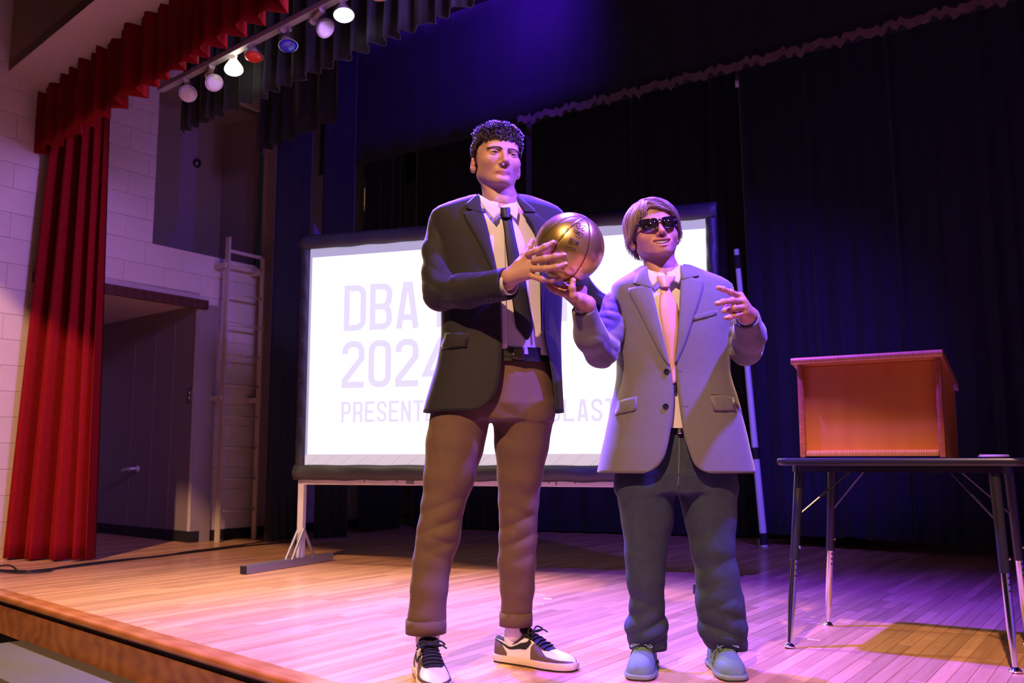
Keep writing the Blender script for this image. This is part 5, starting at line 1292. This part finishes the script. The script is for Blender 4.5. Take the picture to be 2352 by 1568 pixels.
for k in range(70):   # loose curls over the forehead
    ph = rr.uniform(-0.75, 0.8); base = scalp(hl1(ph)*0.97, ph, 0.010); pts = []; rad = rr.uniform(0.004, 0.008); a0 = rr.uniform(0, 6.28)
    for i in range(12):
        u = i/11; w = a0+u*rr.uniform(5, 8); pts.append(HW(base+np.array((rad*math.cos(w), -0.004-0.003*math.sin(w), -u*rr.uniform(0.006, 0.020)+rad*0.6*math.sin(w)))))
    hb.tube(pts, 0.0010, 4, False)
hb.build('hair', M_hair1, tall, True)
# ---- shirt, tie, blazer
TT = Torso([(446, 1102, 1190, 0.060, 0.07), (456, 1084, 1212, 0.075, 0.08), (466, 1052, 1240, 0.090, 0.09), (476, 1022, 1266, 0.098, 0.10), (487, 1000, 1284, 0.106, 0.105), (502, 994, 1290, 0.112, 0.105), (540, 1000, 1290, 0.126, 0.11), (590, 1008, 1288, 0.135, 0.11), (650, 1014, 1285, 0.136, 0.11),
            (710, 1017, 1283, 0.130, 0.105), (770, 1018, 1281, 0.126, 0.105), (830, 1010, 1282, 0.132, 0.115), (880, 997, 1284, 0.138, 0.125), (930, 983, 1287, 0.142, 0.13), (962, 976, 1289, 0.144, 0.13)], TD)
def full_loft(name, T, py0, py1, off, m, parent, seed, nrow=50, ncol=90, amp=0.003, aniso=(1, 1, 0.25)):
    nz = Noise(seed, 26, 9, aniso); z0, z1 = T.z_of(py0), T.z_of(py1); V = []
    for j in range(nrow):
        z = z0+(z1-z0)*j/(nrow-1)
        for i in range(ncol):
            q = T.ring_pt(2*math.pi*i/ncol, z, off); w = amp*float(nz(np.array([q], np.float32))[0]); V.append(T.ring_pt(2*math.pi*i/ncol, z, off+w))
    return mk(name, V, [f[::-1] for f in grid_faces(nrow, ncol, True)], m, parent, True)
shirt = full_loft('shirt', TT, 488, 812, -0.011, M_shirt, tall, 3, amp=0.0050)
strip_obj('placket', TT, [(500, 1148, 1158), (600, 1150, 1161), (700, 1151, 1163), (800, 1152, 1165)], 4, -0.005, M_shirt, shirt, 20, thick=0.003)
def collar_obj(person_part, T, name, pts, off, m, thick=0.004): return poly_obj(name, T, pts, off, m, person_part, thick)
cN = (tneck[0]-0.002, tneck[1]+0.004, at(1150, 478, 3.40)[2])
shirt_collar(shirt, cN, 0.066, M_shirt, lambda fr, th: 0.062-0.052*fr**1.6+(0.010 if th < 0 else -0.004)*fr, lambda fr, th: 0.040+0.028*max(0, math.cos((fr-0.80)*7))**2, name='collar', gap=0.06, flare=0.014)
collar_obj(shirt, TT, 'collar_wing', [(1098, 446), (1128, 464), (1156, 484), (1150, 490), (1136, 507), (1118, 486), (1104, 466)], 0.012, M_shirt)
collar_obj(shirt, TT, 'collar_wing', [(1188, 462), (1175, 472), (1160, 482), (1172, 492), (1187, 507), (1190, 486)], 0.012, M_shirt)
tie = strip_obj('tie', TT, [(497, 1152, 1174), (530, 1158, 1180), (580, 1163, 1191), (634, 1169, 1205), (700, 1178, 1215), (752, 1186, 1224), (766, 1197, 1220), (780, 1208, 1212)], 9, 0.004, M_tie, tall, 40, 0.004, 0.004)
V, F = TT.patch(rows_from([(478, 1151, 1170), (483, 1149, 1173), (492, 1151, 1172), (501, 1155, 1171)], 10), 9, 0.005, 0.012); o_ = mk('knot', V, F, M_tie, tie, True); solidify(o_, 0.006, -1)
eL = [(449, 1097), (500, 1112), (560, 1128), (625, 1140), (700, 1147), (760, 1151), (800, 1153), (860, 1149), (900, 1140), (920, 1127), (934, 1109), (943, 1088)]
eR = [(449, 1186), (500, 1206), (520, 1222), (560, 1232), (600, 1238), (650, 1241), (760, 1244), (800, 1250), (850, 1262), (900, 1268), (943, 1274)]
blz = jacket_body(TT, eL, eR, 449, 943, M_blz, tall, 21)
strip_obj('lapel', TT, [(484, 1063, 1107), (495, 1066, 1111), (520, 1079, 1118), (545, 1093, 1124), (595, 1117, 1134), (640, 1137, 1143), (760, 1150, 1152)], 8, 0.014, M_blz, blz, 40, 0.003, 0.004, (9, 0))
strip_obj('collar_flap', TT, [(448, 1093, 1101), (456, 1084, 1102), (466, 1074, 1104), (478, 1069, 1107), (484, 1070, 1108)], 6, 0.015, M_blz, blz, 14, 0.002, 0.004, (0, -12))
strip_obj('lapel', TT, [(490, 1202, 1232), (520, 1222, 1262), (545, 1230, 1258), (600, 1238, 1252), (700, 1242, 1247), (760, 1244, 1246)], 8, 0.014, M_blz, blz, 30, 0.003, 0.004)
strip_obj('collar_flap', TT, [(452, 1186, 1194), (466, 1190, 1210), (480, 1198, 1226), (487, 1203, 1230)], 6, 0.015, M_blz, blz, 14, 0.002, 0.004)
poly_obj('pocket_flap', TT, [(1022, 764), (1050, 763), (1076, 764), (1072, 796), (1040, 799), (1012, 802)], 0.016, M_blz, blz)
def button(T, px_, py_, r, m, parent, off=0.012):
    c = Vector(T.px(px_, py_, off)); m_ = MB(); m_.lathe([(r, -0.002), (r, 0.0015), (r*0.85, 0.003), (r*0.5, 0.0022), (0.0003, 0.0022)], c, (0, -1, 0.05), 18); return m_.build('button', m, parent, True, angle=40)
M_btn = mat('black_button', (0.01, 0.01, 0.012), 0.25)
button(TT, 1141, 775, 0.009, M_btn, blz)
wrk = [(at(1012, 660, 3.36), 0.085, (0.5, -0.2, 0.85), 120, 0.004, 0.4), (at(1040, 640, 3.33), 0.06, (0.9, 0, -0.4), 150, 0.003, 1.0), (at(1020, 560, 3.42), 0.10, (0.3, 0, 1), 60, 0.0025, 0)]
sleeve(blz, M_blz, tarmR, [0.0615, 0.0605, 0.061, 0.061, 0.059, 0.055], 31, wr=wrk, amp=0.0010)
ax_ = (tarmR[-1]-tarmR[-2]); cuff_ring(shirt, tarmR[-1]-ax_/np.linalg.norm(ax_)*0.012, ax_, 0.040, M_shirt)
for k in range(4):
    c = Vector(at(1118+11*k, 689-2.2*k, 3.155-0.004*k)); m_ = MB(); m_.lathe([(0.0052, 0), (0.0052, 0.003), (0.003, 0.0038)], c, (0.1, -0.75, -0.6), 12); m_.build('cuff_button', M_btn, blz, True)
sleeve(blz, M_blz, tarmL[:-1]+[at(1535, 714, 3.61)], [0.066, 0.060, 0.056, 0.050, 0.046], 33, amp=0.002)
# ---- belt, trousers
folds1 = [(at(1010, 1205, 3.30), 0.10, (-0.35, 0, 0.94), 95, 0.007, 0.6), (at(1030, 1250, 3.30), 0.07, (0.35, 0, 0.94), 110, 0.005, 0.2), (at(1195, 1235, 3.45), 0.09, (-0.4, 0, 0.92), 95, 0.007, 1.0),
          (at(1200, 1180, 3.43), 0.07, (0.5, 0, 0.86), 90, 0.004, 0.0), (at(1130, 975, 3.36), 0.10, (0.6, 0, 0.8), 80, 0.004, 0.3), (at(1185, 1410, 3.5), 0.05, (0.3, 0, 0.95), 120, 0.004, 0.3), (at(975, 1430, 3.3), 0.05, (-0.3, 0, 0.95), 100, 0.003, 0.3)]
trousers(tall, M_chino, [(1030, 1262, 815, 3.46, 0.105), (1014, 1268, 870, 3.46, 0.118), (998, 1275, 930, 3.46, 0.125), (1000, 1270, 965, 3.46, 0.11)],
         [[(990, 1128, 950, 3.45), (979, 1112, 1020, 3.44), (972, 1088, 1100, 3.42), (968, 1066, 1160, 3.41), (957, 1058, 1230, 3.40), (948, 1036, 1290, 3.39), (943, 1028, 1350, 3.38), (937, 1023, 1418, 3.38), (935, 1018, 1451, 3.38)],
          [(1130, 1274, 950, 3.48), (1137, 1260, 1020, 3.49), (1143, 1247, 1090, 3.50), (1146, 1239, 1150, 3.52), (1147, 1234, 1230, 3.54), (1144, 1230, 1290, 3.55), (1149, 1226, 1350, 3.57), (1152, 1220, 1400, 3.585), (1153, 1217, 1434, 3.585)]], 51, folds=folds1, amp=0.0014)
def leg_band(person, name, l, r_, py0, py1, D, m, grow=0.004):
    a, b = at(l, py0, D), at(r_, py0, D); c, e = at(l, py1, D), at(r_, py1, D); m_ = MB()
    m_.tube([tuple((a+b)/2), tuple((a+b)/2*0.5+(c+e)/2*0.5), tuple((c+e)/2)], [(b[0]-a[0])/2+grow, ((b[0]-a[0])+(e[0]-c[0]))/4+grow+0.001, (e[0]-c[0])/2+grow], 36, False); o = m_.build(name, m, person, True); solidify(o, 0.004, -1); return o
leg_band(tall, 'turn_up', 937, 1020, 1421, 1453, 3.38, M_chino); leg_band(tall, 'turn_up', 1152, 1218, 1405, 1436, 3.585, M_chino)
Tb = Torso([(790, 1030, 1264, 0.112, 0.11), (812, 1028, 1264, 0.113, 0.11), (838, 1024, 1266, 0.117, 0.11)], TD)
belt = full_loft('belt', Tb, 797, 829, 0.010, M_belt, tall, 4, 6, 80, 0.0); 
poly_obj('buckle', Tb, [(1176, 797), (1204, 798), (1204, 826), (1176, 825)], 0.015, mat('gunmetal', (0.10, 0.08, 0.08), 0.3, 0.8), belt)
sneaker(tall, (-0.315, 3.455), (-0.238, 3.13), (-0.296, 3.385, 0.10), 'low sneaker pointing at the viewer')
sneaker(tall, (-0.052, 3.655), (0.225, 3.465), (0.016, 3.60, 0.10), 'low sneaker seen from its side with a black swoosh')
# ================================================================== SHORTER PERSON
SDp = 3.45
M_gry = mat('grey_wool', (0.150, 0.138, 0.152), 0.82, 0, 0.10, 60, 0.08, 700, sheen=0.4); M_gryd = mat('grey_seam', (0.05, 0.045, 0.05), 0.9)
M_pink = mat('pink_silk', (0.66, 0.36, 0.34), 0.42, 0, 0.05, 20); M_jean = mat('blue_denim', (0.030, 0.045, 0.076), 0.9, 0, 0.35, 22, 0.08, 700); M_jeans2 = mat('denim_stitch', (0.16, 0.17, 0.19), 0.9)
foot1 = Vector((0.60, 3.47, 0)); SK2 = (0.50, 0.25, 0.18)
sneck = at(1522, 628, 3.475)
Vh, Fh, Ch, SW, SR, SOo = place_head('short', True, (1513, 515), 3.45, 3, -7, -8, (1.06, 1.06, 0.98), SK2, (0.52, 0.20, 0.17), sneck, 0.058)
# right hand (image left): palm up under the ball, thumb up in front
FgS = [([at(1305, 668, 3.20), at(1288, 664, 3.205), at(1272, 658, 3.21), at(1262, 648, 3.215)], 0.0108, 0.0086),
       ([at(1303, 672, 3.175), at(1284, 669, 3.165), at(1268, 662, 3.16), at(1258, 654, 3.165)], 0.0110, 0.0088),
       ([at(1306, 676, 3.145), at(1290, 674, 3.130), at(1276, 668, 3.125), at(1266, 660, 3.128)], 0.0103, 0.0084),
       ([at(1320, 668, 3.24), at(1306, 661, 3.26), at(1294, 652, 3.27)], 0.0099, 0.0083),
       ([at(1330, 688, 3.105), at(1317, 679, 3.085), at(1314, 662, 3.078), at(1316, 644, 3.082)], 0.0132, 0.0097)]
wS = at(1347, 700, 3.155)
PmS = [(wS, f_[0][0], 0.0253, 0.0165) for f_ in FgS]+[(at(1335, 680, 3.19), at(1340, 664, 3.22), 0.018, 0.014)]
sarmR = [at(1420, 702, 3.46), at(1402, 755, 3.40), at(1380, 806, 3.33), at(1356, 770, 3.24), at(1341, 708, 3.165)]
V1, F1, C1 = hand_mesh(FgS, PmS, (wS, at(1362, 780, 3.25), 0.0225, 0.034), base=SK2)
# left hand (image right): two fingers out
FgL = [([at(1700, 680, 3.110), at(1678, 671, 3.075), at(1660, 664, 3.055), at(1650, 661, 3.045)], 0.0105, 0.0079),
       ([at(1706, 692, 3.105), at(1682, 690, 3.065), at(1662, 693, 3.040), at(1647, 697, 3.032)], 0.0108, 0.0084),
       ([at(1709, 705, 3.108), at(1686, 707, 3.070), at(1676, 712, 3.085), at(1684, 718, 3.105)], 0.0103, 0.0086),
       ([at(1710, 718, 3.115), at(1690, 724, 3.085), at(1676, 729, 3.070), at(1667, 730, 3.062)], 0.0095, 0.0075),
       ([at(1702, 712, 3.150), at(1684, 706, 3.120), at(1670, 707, 3.105), at(1664, 714, 3.098)], 0.0116, 0.0094)]
wL2 = at(1716, 722, 3.170); PmL = [(wL2, f_[0][0], 0.0242, 0.0143) for f_ in FgL]
sarmL = [at(1668, 700, 3.47), at(1693, 752, 3.43), at(1714, 800, 3.38), at(1722, 768, 3.29), at(1714, 728, 3.185)]
V2, F2, C2 = hand_mesh(FgL, PmL, (wL2, at(1720, 770, 3.29), 0.0225, 0.034), base=SK2)
slegs = [([at(1485, 1080, 3.45), at(1483, 1290, 3.44), at(1490, 1470, 3.50), (0.485, 3.52, 0.10)], [0.08, 0.055, 0.036, 0.034]), ([at(1625, 1080, 3.45), at(1645, 1290, 3.44), at(1672, 1470, 3.50), (0.752, 3.52, 0.10)], [0.08, 0.055, 0.036, 0.034])]
V3, F3, C3 = rough_body(at(1540, 790, SDp), (0.16, 0.10, 0.23), sneck, at(1550, 1000, SDp), slegs, [(sarmR, [0.048, 0.045, 0.04, 0.034, 0.023]), (sarmL, [0.048, 0.045, 0.04, 0.034, 0.023])])
C3[:] = SK2
V, F, C = join_np([(Vh, Fh, Ch), (V1, F1, C1), (V2, F2, C2), (V3, F3, C3)])
short = mesh_np('person', V, F, M_skin, loc=foot1, colors=C)
tag(short, 'smiling person in grey blazer, pink tie, jeans and sunglasses making a finger gesture', 'person')
nails(short, [FgL[0], FgL[1], FgL[3]], (0.2, -1, 0.3)); nails(short, [FgS[4]], (0.6, -0.8, 0.0))
# teeth
for k in range(8):
    x = -0.0217+0.0062*k; a = abs(x); z = -0.0735+11*a*a+0.0032; m_ = MB(); c = Vector(SW((x, -0.0868+a*a*18, z)))
    A_ = [Vector(SR @ np.array(v)) for v in ((1, 0.6*x/0.02, 0), (0, 1, 0), (0, 0, 1))]; hh_ = 0.0112-a*0.17
    m_.box(c, (0.0061, 0.005, hh_), A_, 0.0012); m_.build('tooth', M_teeth, short, True)
# ---- sunglasses
M_glf = mat('black_acetate', (0.006, 0.006, 0.007), 0.12, coat=0.4); M_gll = mat('dark_lens', (0.010, 0.006, 0.006), 0.04, 0.0, spec=0.8)
gl = bpy.data.objects.new('sunglasses', None); link(gl); gl.parent = short; gl['label'] = 'black sunglasses'; gl.empty_display_size = 0.05
def gsurf(x, z, off=0.0): return np.array((x, -0.1035+abs(x)**2*5.2-off, z+0.001))
for sg in (-1, 1):
    out = []
    for t in np.linspace(0, 2*math.pi, 40, endpoint=False):
        cx_, cz_ = 0.0365, -0.002; ca, sa = math.cos(t), math.sin(t); e_ = 0.45
        x = cx_+0.0310*math.copysign(abs(ca)**e_, ca); z = cz_+0.0215*math.copysign(abs(sa)**e_, sa)
        if z < cz_: x = cx_+(x-cx_)*(1-0.24*(cz_-z)/0.02)
        z += 0.004*(x-cx_)/0.028
        out.append((sg*x, z))
    V = [SW(gsurf(sg*0.0355, -0.002, 0.0035))]+[SW(gsurf(x, z, 0.001)) for x, z in out]; n_ = len(out); o_ = mk('lens', V, [(0, 1+i, 1+(i+1) % n_) for i in range(n_)], M_gll, gl, True); solidify(o_, 0.0016, 0)
    m_ = MB(); pts = [SW(gsurf(x, z, 0.0015)) for x, z in out]; m_.tube(pts+[pts[0]], [0.0024 if z > 0.004 else 0.0013 for _, z in out]+[0.0024], 8, False); m_.build('rim', M_glf, gl, True)
    m_ = MB(); m_.tube(smooth_path([SW((sg*0.064, -0.083, 0.010)), SW((sg*0.074, -0.055, 0.011)), SW((sg*0.0815, 0.0, 0.006)), SW((sg*0.082, 0.02, 0.002))], 6), 0.0034, 8, True, 1.5); m_.build('temple', M_glf, gl, True)
m_ = MB(); m_.tube(smooth_path([SW(gsurf(-0.010, 0.006, 0.0015)), SW(gsurf(0, 0.0085, 0.003)), SW(gsurf(0.010, 0.006, 0.0015))], 5), 0.0036, 8); m_.build('bridge', M_glf, gl, True)
# ---- hair: parted curtains of locks
M_hair2 = mat('light_brown_hair', (0.46, 0.31, 0.20), 0.40, 0, 0.35, 50, spec=0.5, island=0.35)
def hl2(ph):
    a = abs(ph); return float(interp(a, [0, 0.5, 0.9, 1.3, 1.8, 2.4, 3.15], [1.02, 1.06, 1.22, 1.62, 1.95, 2.15, 2.25]))
V, F = hair_cap(short, SW, hl2, 0.010, M_hair2, 15, 0.003); hb = MB(); hb.add(V, F); rr = random.Random(17)
part = -0.014
def scalp2(th, ph, off):
    if th <= 1.5: return scalp(th, ph, off)
    return scalp(1.5, ph, off)-np.array((0, 0, (th-1.5)*0.095))
for k in range(1500):
    side = -1 if rr.random() < 0.5 else 1; u = rr.random()
    ys = -0.062+0.135*u; st = np.array((part+side*0.004, ys-0.019)); start_th = math.atan2(math.hypot(*st), 0.080); ph0 = math.atan2(st[0], -st[1])
    ph_end = side*float(interp(u, [0, 0.12, 0.3, 0.5, 0.75, 1.0], [0.50, 0.80, 1.15, 1.6, 2.3, 3.05]))+rr.uniform(-0.15, 0.15)
    th_end = float(interp(abs(ph_end), [0.3, 0.55, 0.8, 1.1, 1.5, 2.0, 2.5, 3.14], [1.50, 1.66, 1.86, 2.25, 2.38 if side < 0 else 2.42, 2.45, 2.6, 2.7]))+rr.uniform(-0.16, 0.06)
    lift = rr.uniform(0.009, 0.019); pts = []; n_ = 14; fl_ = rr.uniform(0.2, 1.3)
    dph = math.atan2(math.sin(ph_end-ph0), math.cos(ph_end-ph0))
    if dph*side < 0: dph = ph_end-ph0
    for i in range(n_):
        t = i/(n_-1); th = start_th+(th_end-start_th)*t; ph = ph0+dph*(1-(1-t)**1.5)
        q = scalp2(th, ph, lift*(0.45+0.75*math.sin(math.pi*min(t*0.7+0.08, 1)))+0.0025*math.sin(5*t+k*1.7))
        if t > 0.8 and abs(ph_end) > 0.9: q = q+np.array((side*0.012*((t-0.8)/0.2)**2*fl_, 0, 0.004*((t-0.8)/0.2)**2*fl_))
        pts.append(SW(q))
    r0 = rr.uniform(0.0012, 0.0028); hb.tube(pts, [r0*(0.45+0.55*min(1, i/2))*(1 if i < n_-6 else (n_-1-i)/6*0.92+0.06) for i in range(n_)], 5, False, 0.6)
for k in range(420):   # fringe falling over the forehead on both sides of the parting
    side = -1 if rr.random() < 0.66 else 1; ys = rr.uniform(-0.068, -0.02); st = np.array((part+side*0.003, ys-0.019)); start_th = math.atan2(math.hypot(*st), 0.080); ph0 = math.atan2(st[0], -st[1])
    ph_end = side*(rr.uniform(0.30, 1.05) if side < 0 else rr.uniform(0.62, 1.15)); th_end = float(interp(abs(ph_end), [0.3, 0.6, 1.1], [1.52, 1.66, 1.85]))+rr.uniform(-0.12, 0.07); lift = rr.uniform(0.010, 0.018); pts = []; n_ = 13
    for i in range(n_):
        t = i/(n_-1); pts.append(SW(scalp2(start_th+(th_end-start_th)*t, ph0+(ph_end-ph0)*t**0.8, lift*(0.5+0.8*math.sin(math.pi*min(t*0.72+0.1, 1)))+0.002*math.sin(4*t+k))))
    r0 = rr.uniform(0.0012, 0.0024); hb.tube(pts, [r0*(1 if i < n_-5 else (n_-1-i)/5*0.92+0.06) for i in range(n_)], 5, False, 0.6)
for k in range(260):   # forelocks at the hairline
    side = -1 if rr.random() < 0.45 else 1; th0 = rr.uniform(0.80, 1.12); ph0 = rr.uniform(0.0, 0.75) if side > 0 else -rr.uniform(0.04, 0.8); pe = ph0+side*rr.uniform(0.25, 0.5); te = min(th0+rr.uniform(0.38, 0.55), 1.28+0.55*abs(pe)); pts = []; n_ = 9; lift = rr.uniform(0.012, 0.017)
    for i in range(n_):
        t = i/(n_-1); pts.append(SW(scalp2(th0+(te-th0)*t, ph0+(pe-ph0)*t, lift*(0.75+0.3*math.sin(math.pi*t)))))
    r0 = rr.uniform(0.0012, 0.0022); hb.tube(pts, [r0*(1 if i < n_-4 else (n_-1-i)/4*0.92+0.06) for i in range(n_)], 5, False, 0.6)
for k in range(60):   # neck-length strands at the back
    sg = rr.choice((-1, 1)); ph = sg*rr.uniform(2.2, 3.0); p0 = scalp(2.0, ph, 0.012); pts = []
    for i in range(9):
        t = i/8; pts.append(SW(p0+np.array((sg*0.004*math.sin(4*t+k), 0.004-0.010*t, -0.075*t*rr.uniform(0.9, 1.05)))))
    hb.tube(pts, [0.0035*(1-0.8*(i/8)**2) for i in range(9)], 5, False, 0.6)
hb.build('hair', M_hair2, short, True)
# ---- shirt, tie, blazer
TS = Torso([(609, 1486, 1566, 0.058, 0.066), (618, 1470, 1588, 0.072, 0.075), (630, 1452, 1618, 0.086, 0.085), (644, 1428, 1655, 0.098, 0.095), (660, 1410, 1676, 0.106, 0.10), (690, 1408, 1680, 0.118, 0.105), (730, 1414, 1676, 0.128, 0.11), (780, 1422, 1668, 0.134, 0.11), (850, 1423, 1668, 0.134, 0.115),
            (930, 1411, 1689, 0.142, 0.12), (1000, 1397, 1706, 0.150, 0.13), (1045, 1387, 1716, 0.155, 0.135), (1095, 1377, 1728, 0.158, 0.14)], SDp)
shirt2 = full_loft('shirt', TS, 640, 985, -0.012, M_shirt, short, 6, amp=0.004)
shirt_collar(shirt2, (sneck[0], sneck[1]+0.004, at(1522, 632, 3.40)[2]), 0.063, M_shirt, lambda fr, th: 0.056-0.048*fr**1.6+(0.002 if th > 0 else -0.002)*fr, lambda fr, th: 0.040+0.022*max(0, math.cos((fr-0.80)*7))**2, gap=0.06, flare=0.013)
poly_obj('collar_wing', TS, [(1484, 616), (1502, 626), (1522, 636), (1512, 646), (1499, 660), (1490, 640)], 0.012, M_shirt, shirt2)
poly_obj('collar_wing', TS, [(1563, 606), (1544, 622), (1524, 636), (1540, 642), (1560, 652), (1566, 630)], 0.012, M_shirt, shirt2)
tie2 = strip_obj('tie', TS, [(657, 1520, 1534), (680, 1516, 1545), (707, 1514, 1557), (752, 1521, 1558), (800, 1531, 1555), (840, 1538, 1553), (880, 1543, 1552)], 9, 0.004, M_pink, short, 36, 0.005, 0.004)
V, F = TS.patch(rows_from([(635, 1510, 1549), (642, 1511, 1547), (652, 1517, 1538), (660, 1521, 1534)], 12), 9, 0.012, 0.010); o_ = mk('knot', V, F, M_pink, tie2, True); solidify(o_, 0.006, -1)
strip_obj('tie_lining', TS, [(878, 1543, 1552), (888, 1544, 1554), (900, 1548, 1553)], 5, 0.002, M_tie, tie2, 8, 0.002, 0.003)
eL2 = [(612, 1483), (650, 1492), (700, 1505), (760, 1520), (835, 1536), (850, 1541), (900, 1547), (950, 1545), (1000, 1538), (1040, 1529), (1063, 1518), (1078, 1502), (1087, 1480)]
eR2 = [(612, 1567), (650, 1564), (700, 1560), (760, 1556), (835, 1549), (860, 1552), (900, 1556), (950, 1562), (1000, 1571), (1040, 1583), (1063, 1592), (1078, 1606), (1087, 1628)]
blz2 = jacket_body(TS, eL2, eR2, 612, 1087, M_gry, short, 61)
strip_obj('lapel', TS, [(657, 1444, 1494), (664, 1444, 1496), (702, 1460, 1506), (728, 1473, 1512), (773, 1496, 1523), (818, 1521, 1533), (838, 1535, 1538)], 8, 0.014, M_gry, blz2, 36, 0.003, 0.004, (10, 0))
strip_obj('collar_flap', TS, [(612, 1476, 1487), (625, 1466, 1488), (640, 1459, 1490), (656, 1454, 1494)], 6, 0.015, M_gry, blz2, 12, 0.002, 0.004, (0, -10))
strip_obj('lapel', TS, [(638, 1565, 1616), (646, 1564, 1616), (684, 1561, 1608), (728, 1559, 1593), (793, 1554, 1571), (833, 1550, 1552)], 8, 0.014, M_gry, blz2, 36, 0.003, 0.004, (-10, 0))
strip_obj('collar_flap', TS, [(610, 1563, 1573), (620, 1563, 1590), (630, 1564, 1602), (638, 1565, 1606)], 6, 0.015, M_gry, blz2, 12, 0.002, 0.004, (0, 10))
poly_obj('pocket_flap', TS, [(1419, 921), (1440, 915), (1463, 910), (1462, 936), (1458, 943), (1435, 948), (1412, 954)], 0.016, M_gry, blz2)
poly_obj('pocket_flap', TS, [(1633, 908), (1660, 908), (1684, 912), (1690, 944), (1665, 944), (1640, 942)], 0.016, M_gry, blz2)
poly_obj('chest_pocket', TS, [(1594, 724), (1620, 717), (1646, 711), (1646, 722), (1620, 729), (1592, 736)], 0.012, M_gry, blz2)
for p_ in ([(1419, 919), (1440, 913), (1463, 908)], [(1633, 906), (1660, 906), (1684, 910)], [(1598, 650), (1606, 653)]): seam('seam', TS, p_, 0.0115, 0.0012, M_gryd, blz2)
for p_ in ((1531, 853), (1529, 933)): button(TS, p_[0], p_[1], 0.0105, M_btn, blz2)
for p_ in ([(1556, 852), (1567, 853)], [(1567, 934), (1581, 933)]): seam('buttonhole', TS, p_, 0.0085, 0.0013, M_gryd, blz2)
wr2 = [(at(1392, 790, 3.33), 0.07, (0.6, -0.1, 0.8), 150, 0.006, 0.3), (at(1400, 735, 3.38), 0.05, (0.25, 0, 0.97), 170, 0.005, 0.6), (at(1345, 800, 3.27), 0.05, (0.4, 0, 0.9), 120, 0.003, 0.0)]
sleeve(blz2, M_gry, sarmR, [0.062, 0.058, 0.056, 0.054, 0.038], 63, wr=wr2, amp=0.0012)
wr3 = [(at(1680, 770, 3.36), 0.06, (0.3, 0, 0.95), 150, 0.006, 0.5), (at(1735, 790, 3.33), 0.06, (0.5, 0, 0.85), 110, 0.004, 0.5)]
sleeve(blz2, M_gry, sarmL, [0.060, 0.057, 0.056, 0.054, 0.042], 64, wr=wr3, amp=0.0012)
for arm_, r_ in ((sarmR, 0.030), (sarmL, 0.031)):
    ax_ = arm_[-1]-arm_[-2]; cuff_ring(shirt2, arm_[-1]-ax_/np.linalg.norm(ax_)*0.010, ax_, r_, M_shirt)
# ---- jeans
folds2 = [(at(1485, 1435, 3.44), 0.075, (-0.45, 0, 0.9), 105, 0.011, 0.5), (at(1660, 1440, 3.44), 0.08, (0.35, 0, 0.94), 105, 0.011, 0.9), (at(1480, 1385, 3.4), 0.07, (0.4, 0, 0.9), 85, 0.006, 0.0), (at(1650, 1385, 3.4), 0.07, (-0.4, 0, 0.9), 85, 0.006, 0.4),
          (at(1480, 1270, 3.36), 0.10, (0.2, 0, 0.98), 50, 0.004, 0), (at(1640, 1290, 3.36), 0.10, (-0.3, 0, 0.95), 50, 0.005, 0.7), (at(1560, 1160, 3.36), 0.09, (0.8, 0, 0.5), 70, 0.005, 0.2)]
jeans = trousers(short, M_jean, [(1440, 1672, 965, 3.45, 0.105), (1424, 1684, 1030, 3.45, 0.12), (1411, 1692, 1090, 3.45, 0.128), (1414, 1692, 1130, 3.45, 0.115)],
         [[(1412, 1552, 1120, 3.45), (1426, 1546, 1190, 3.45), (1433, 1533, 1260, 3.44), (1438, 1527, 1330, 3.44), (1448, 1525, 1385, 3.45), (1436, 1533, 1440, 3.47), (1442, 1530, 1462, 3.485), (1450, 1526, 1484, 3.49)],
          [(1556, 1693, 1120, 3.45), (1572, 1692, 1190, 3.45), (1588, 1688, 1260, 3.44), (1600, 1696, 1320, 3.44), (1599, 1707, 1380, 3.45), (1606, 1716, 1440, 3.47), (1622, 1716, 1462, 3.485), (1636, 1712, 1485, 3.49)]], 71, folds=folds2, amp=0.0015)
for l, r_ in ((1450, 1527), (1637, 1712)): leg_band(short, 'hem', l, r_, 1468, 1489, 3.49, M_jean, 0.003)
Tj = Torso([(960, 1438, 1674, 0.110, 0.11), (1000, 1430, 1680, 0.118, 0.11), (1100, 1408, 1694, 0.130, 0.12), (1150, 1410, 1692, 0.122, 0.12)], SDp)
seam('fly_stitch', Tj, [(1560, 1000), (1560, 1040), (1559, 1080), (1557, 1118)], -0.003, 0.0015, M_jeans2, jeans)
belt2 = full_loft('belt', Tj, 966, 990, 0.004, M_belt, short, 4, 6, 80, 0.0)
poly_obj('buckle', Tj, [(1556, 972), (1568, 972), (1568, 996), (1556, 996)], 0.010, M_chr, belt2)
desert_shoe(short, (0.505, 3.585), (0.432, 3.315), 'teal suede lace-up shoe on the foot nearer the tall person')
desert_shoe(short, (0.750, 3.585), (0.762, 3.305), 'teal suede lace-up shoe on the foot nearer the table')
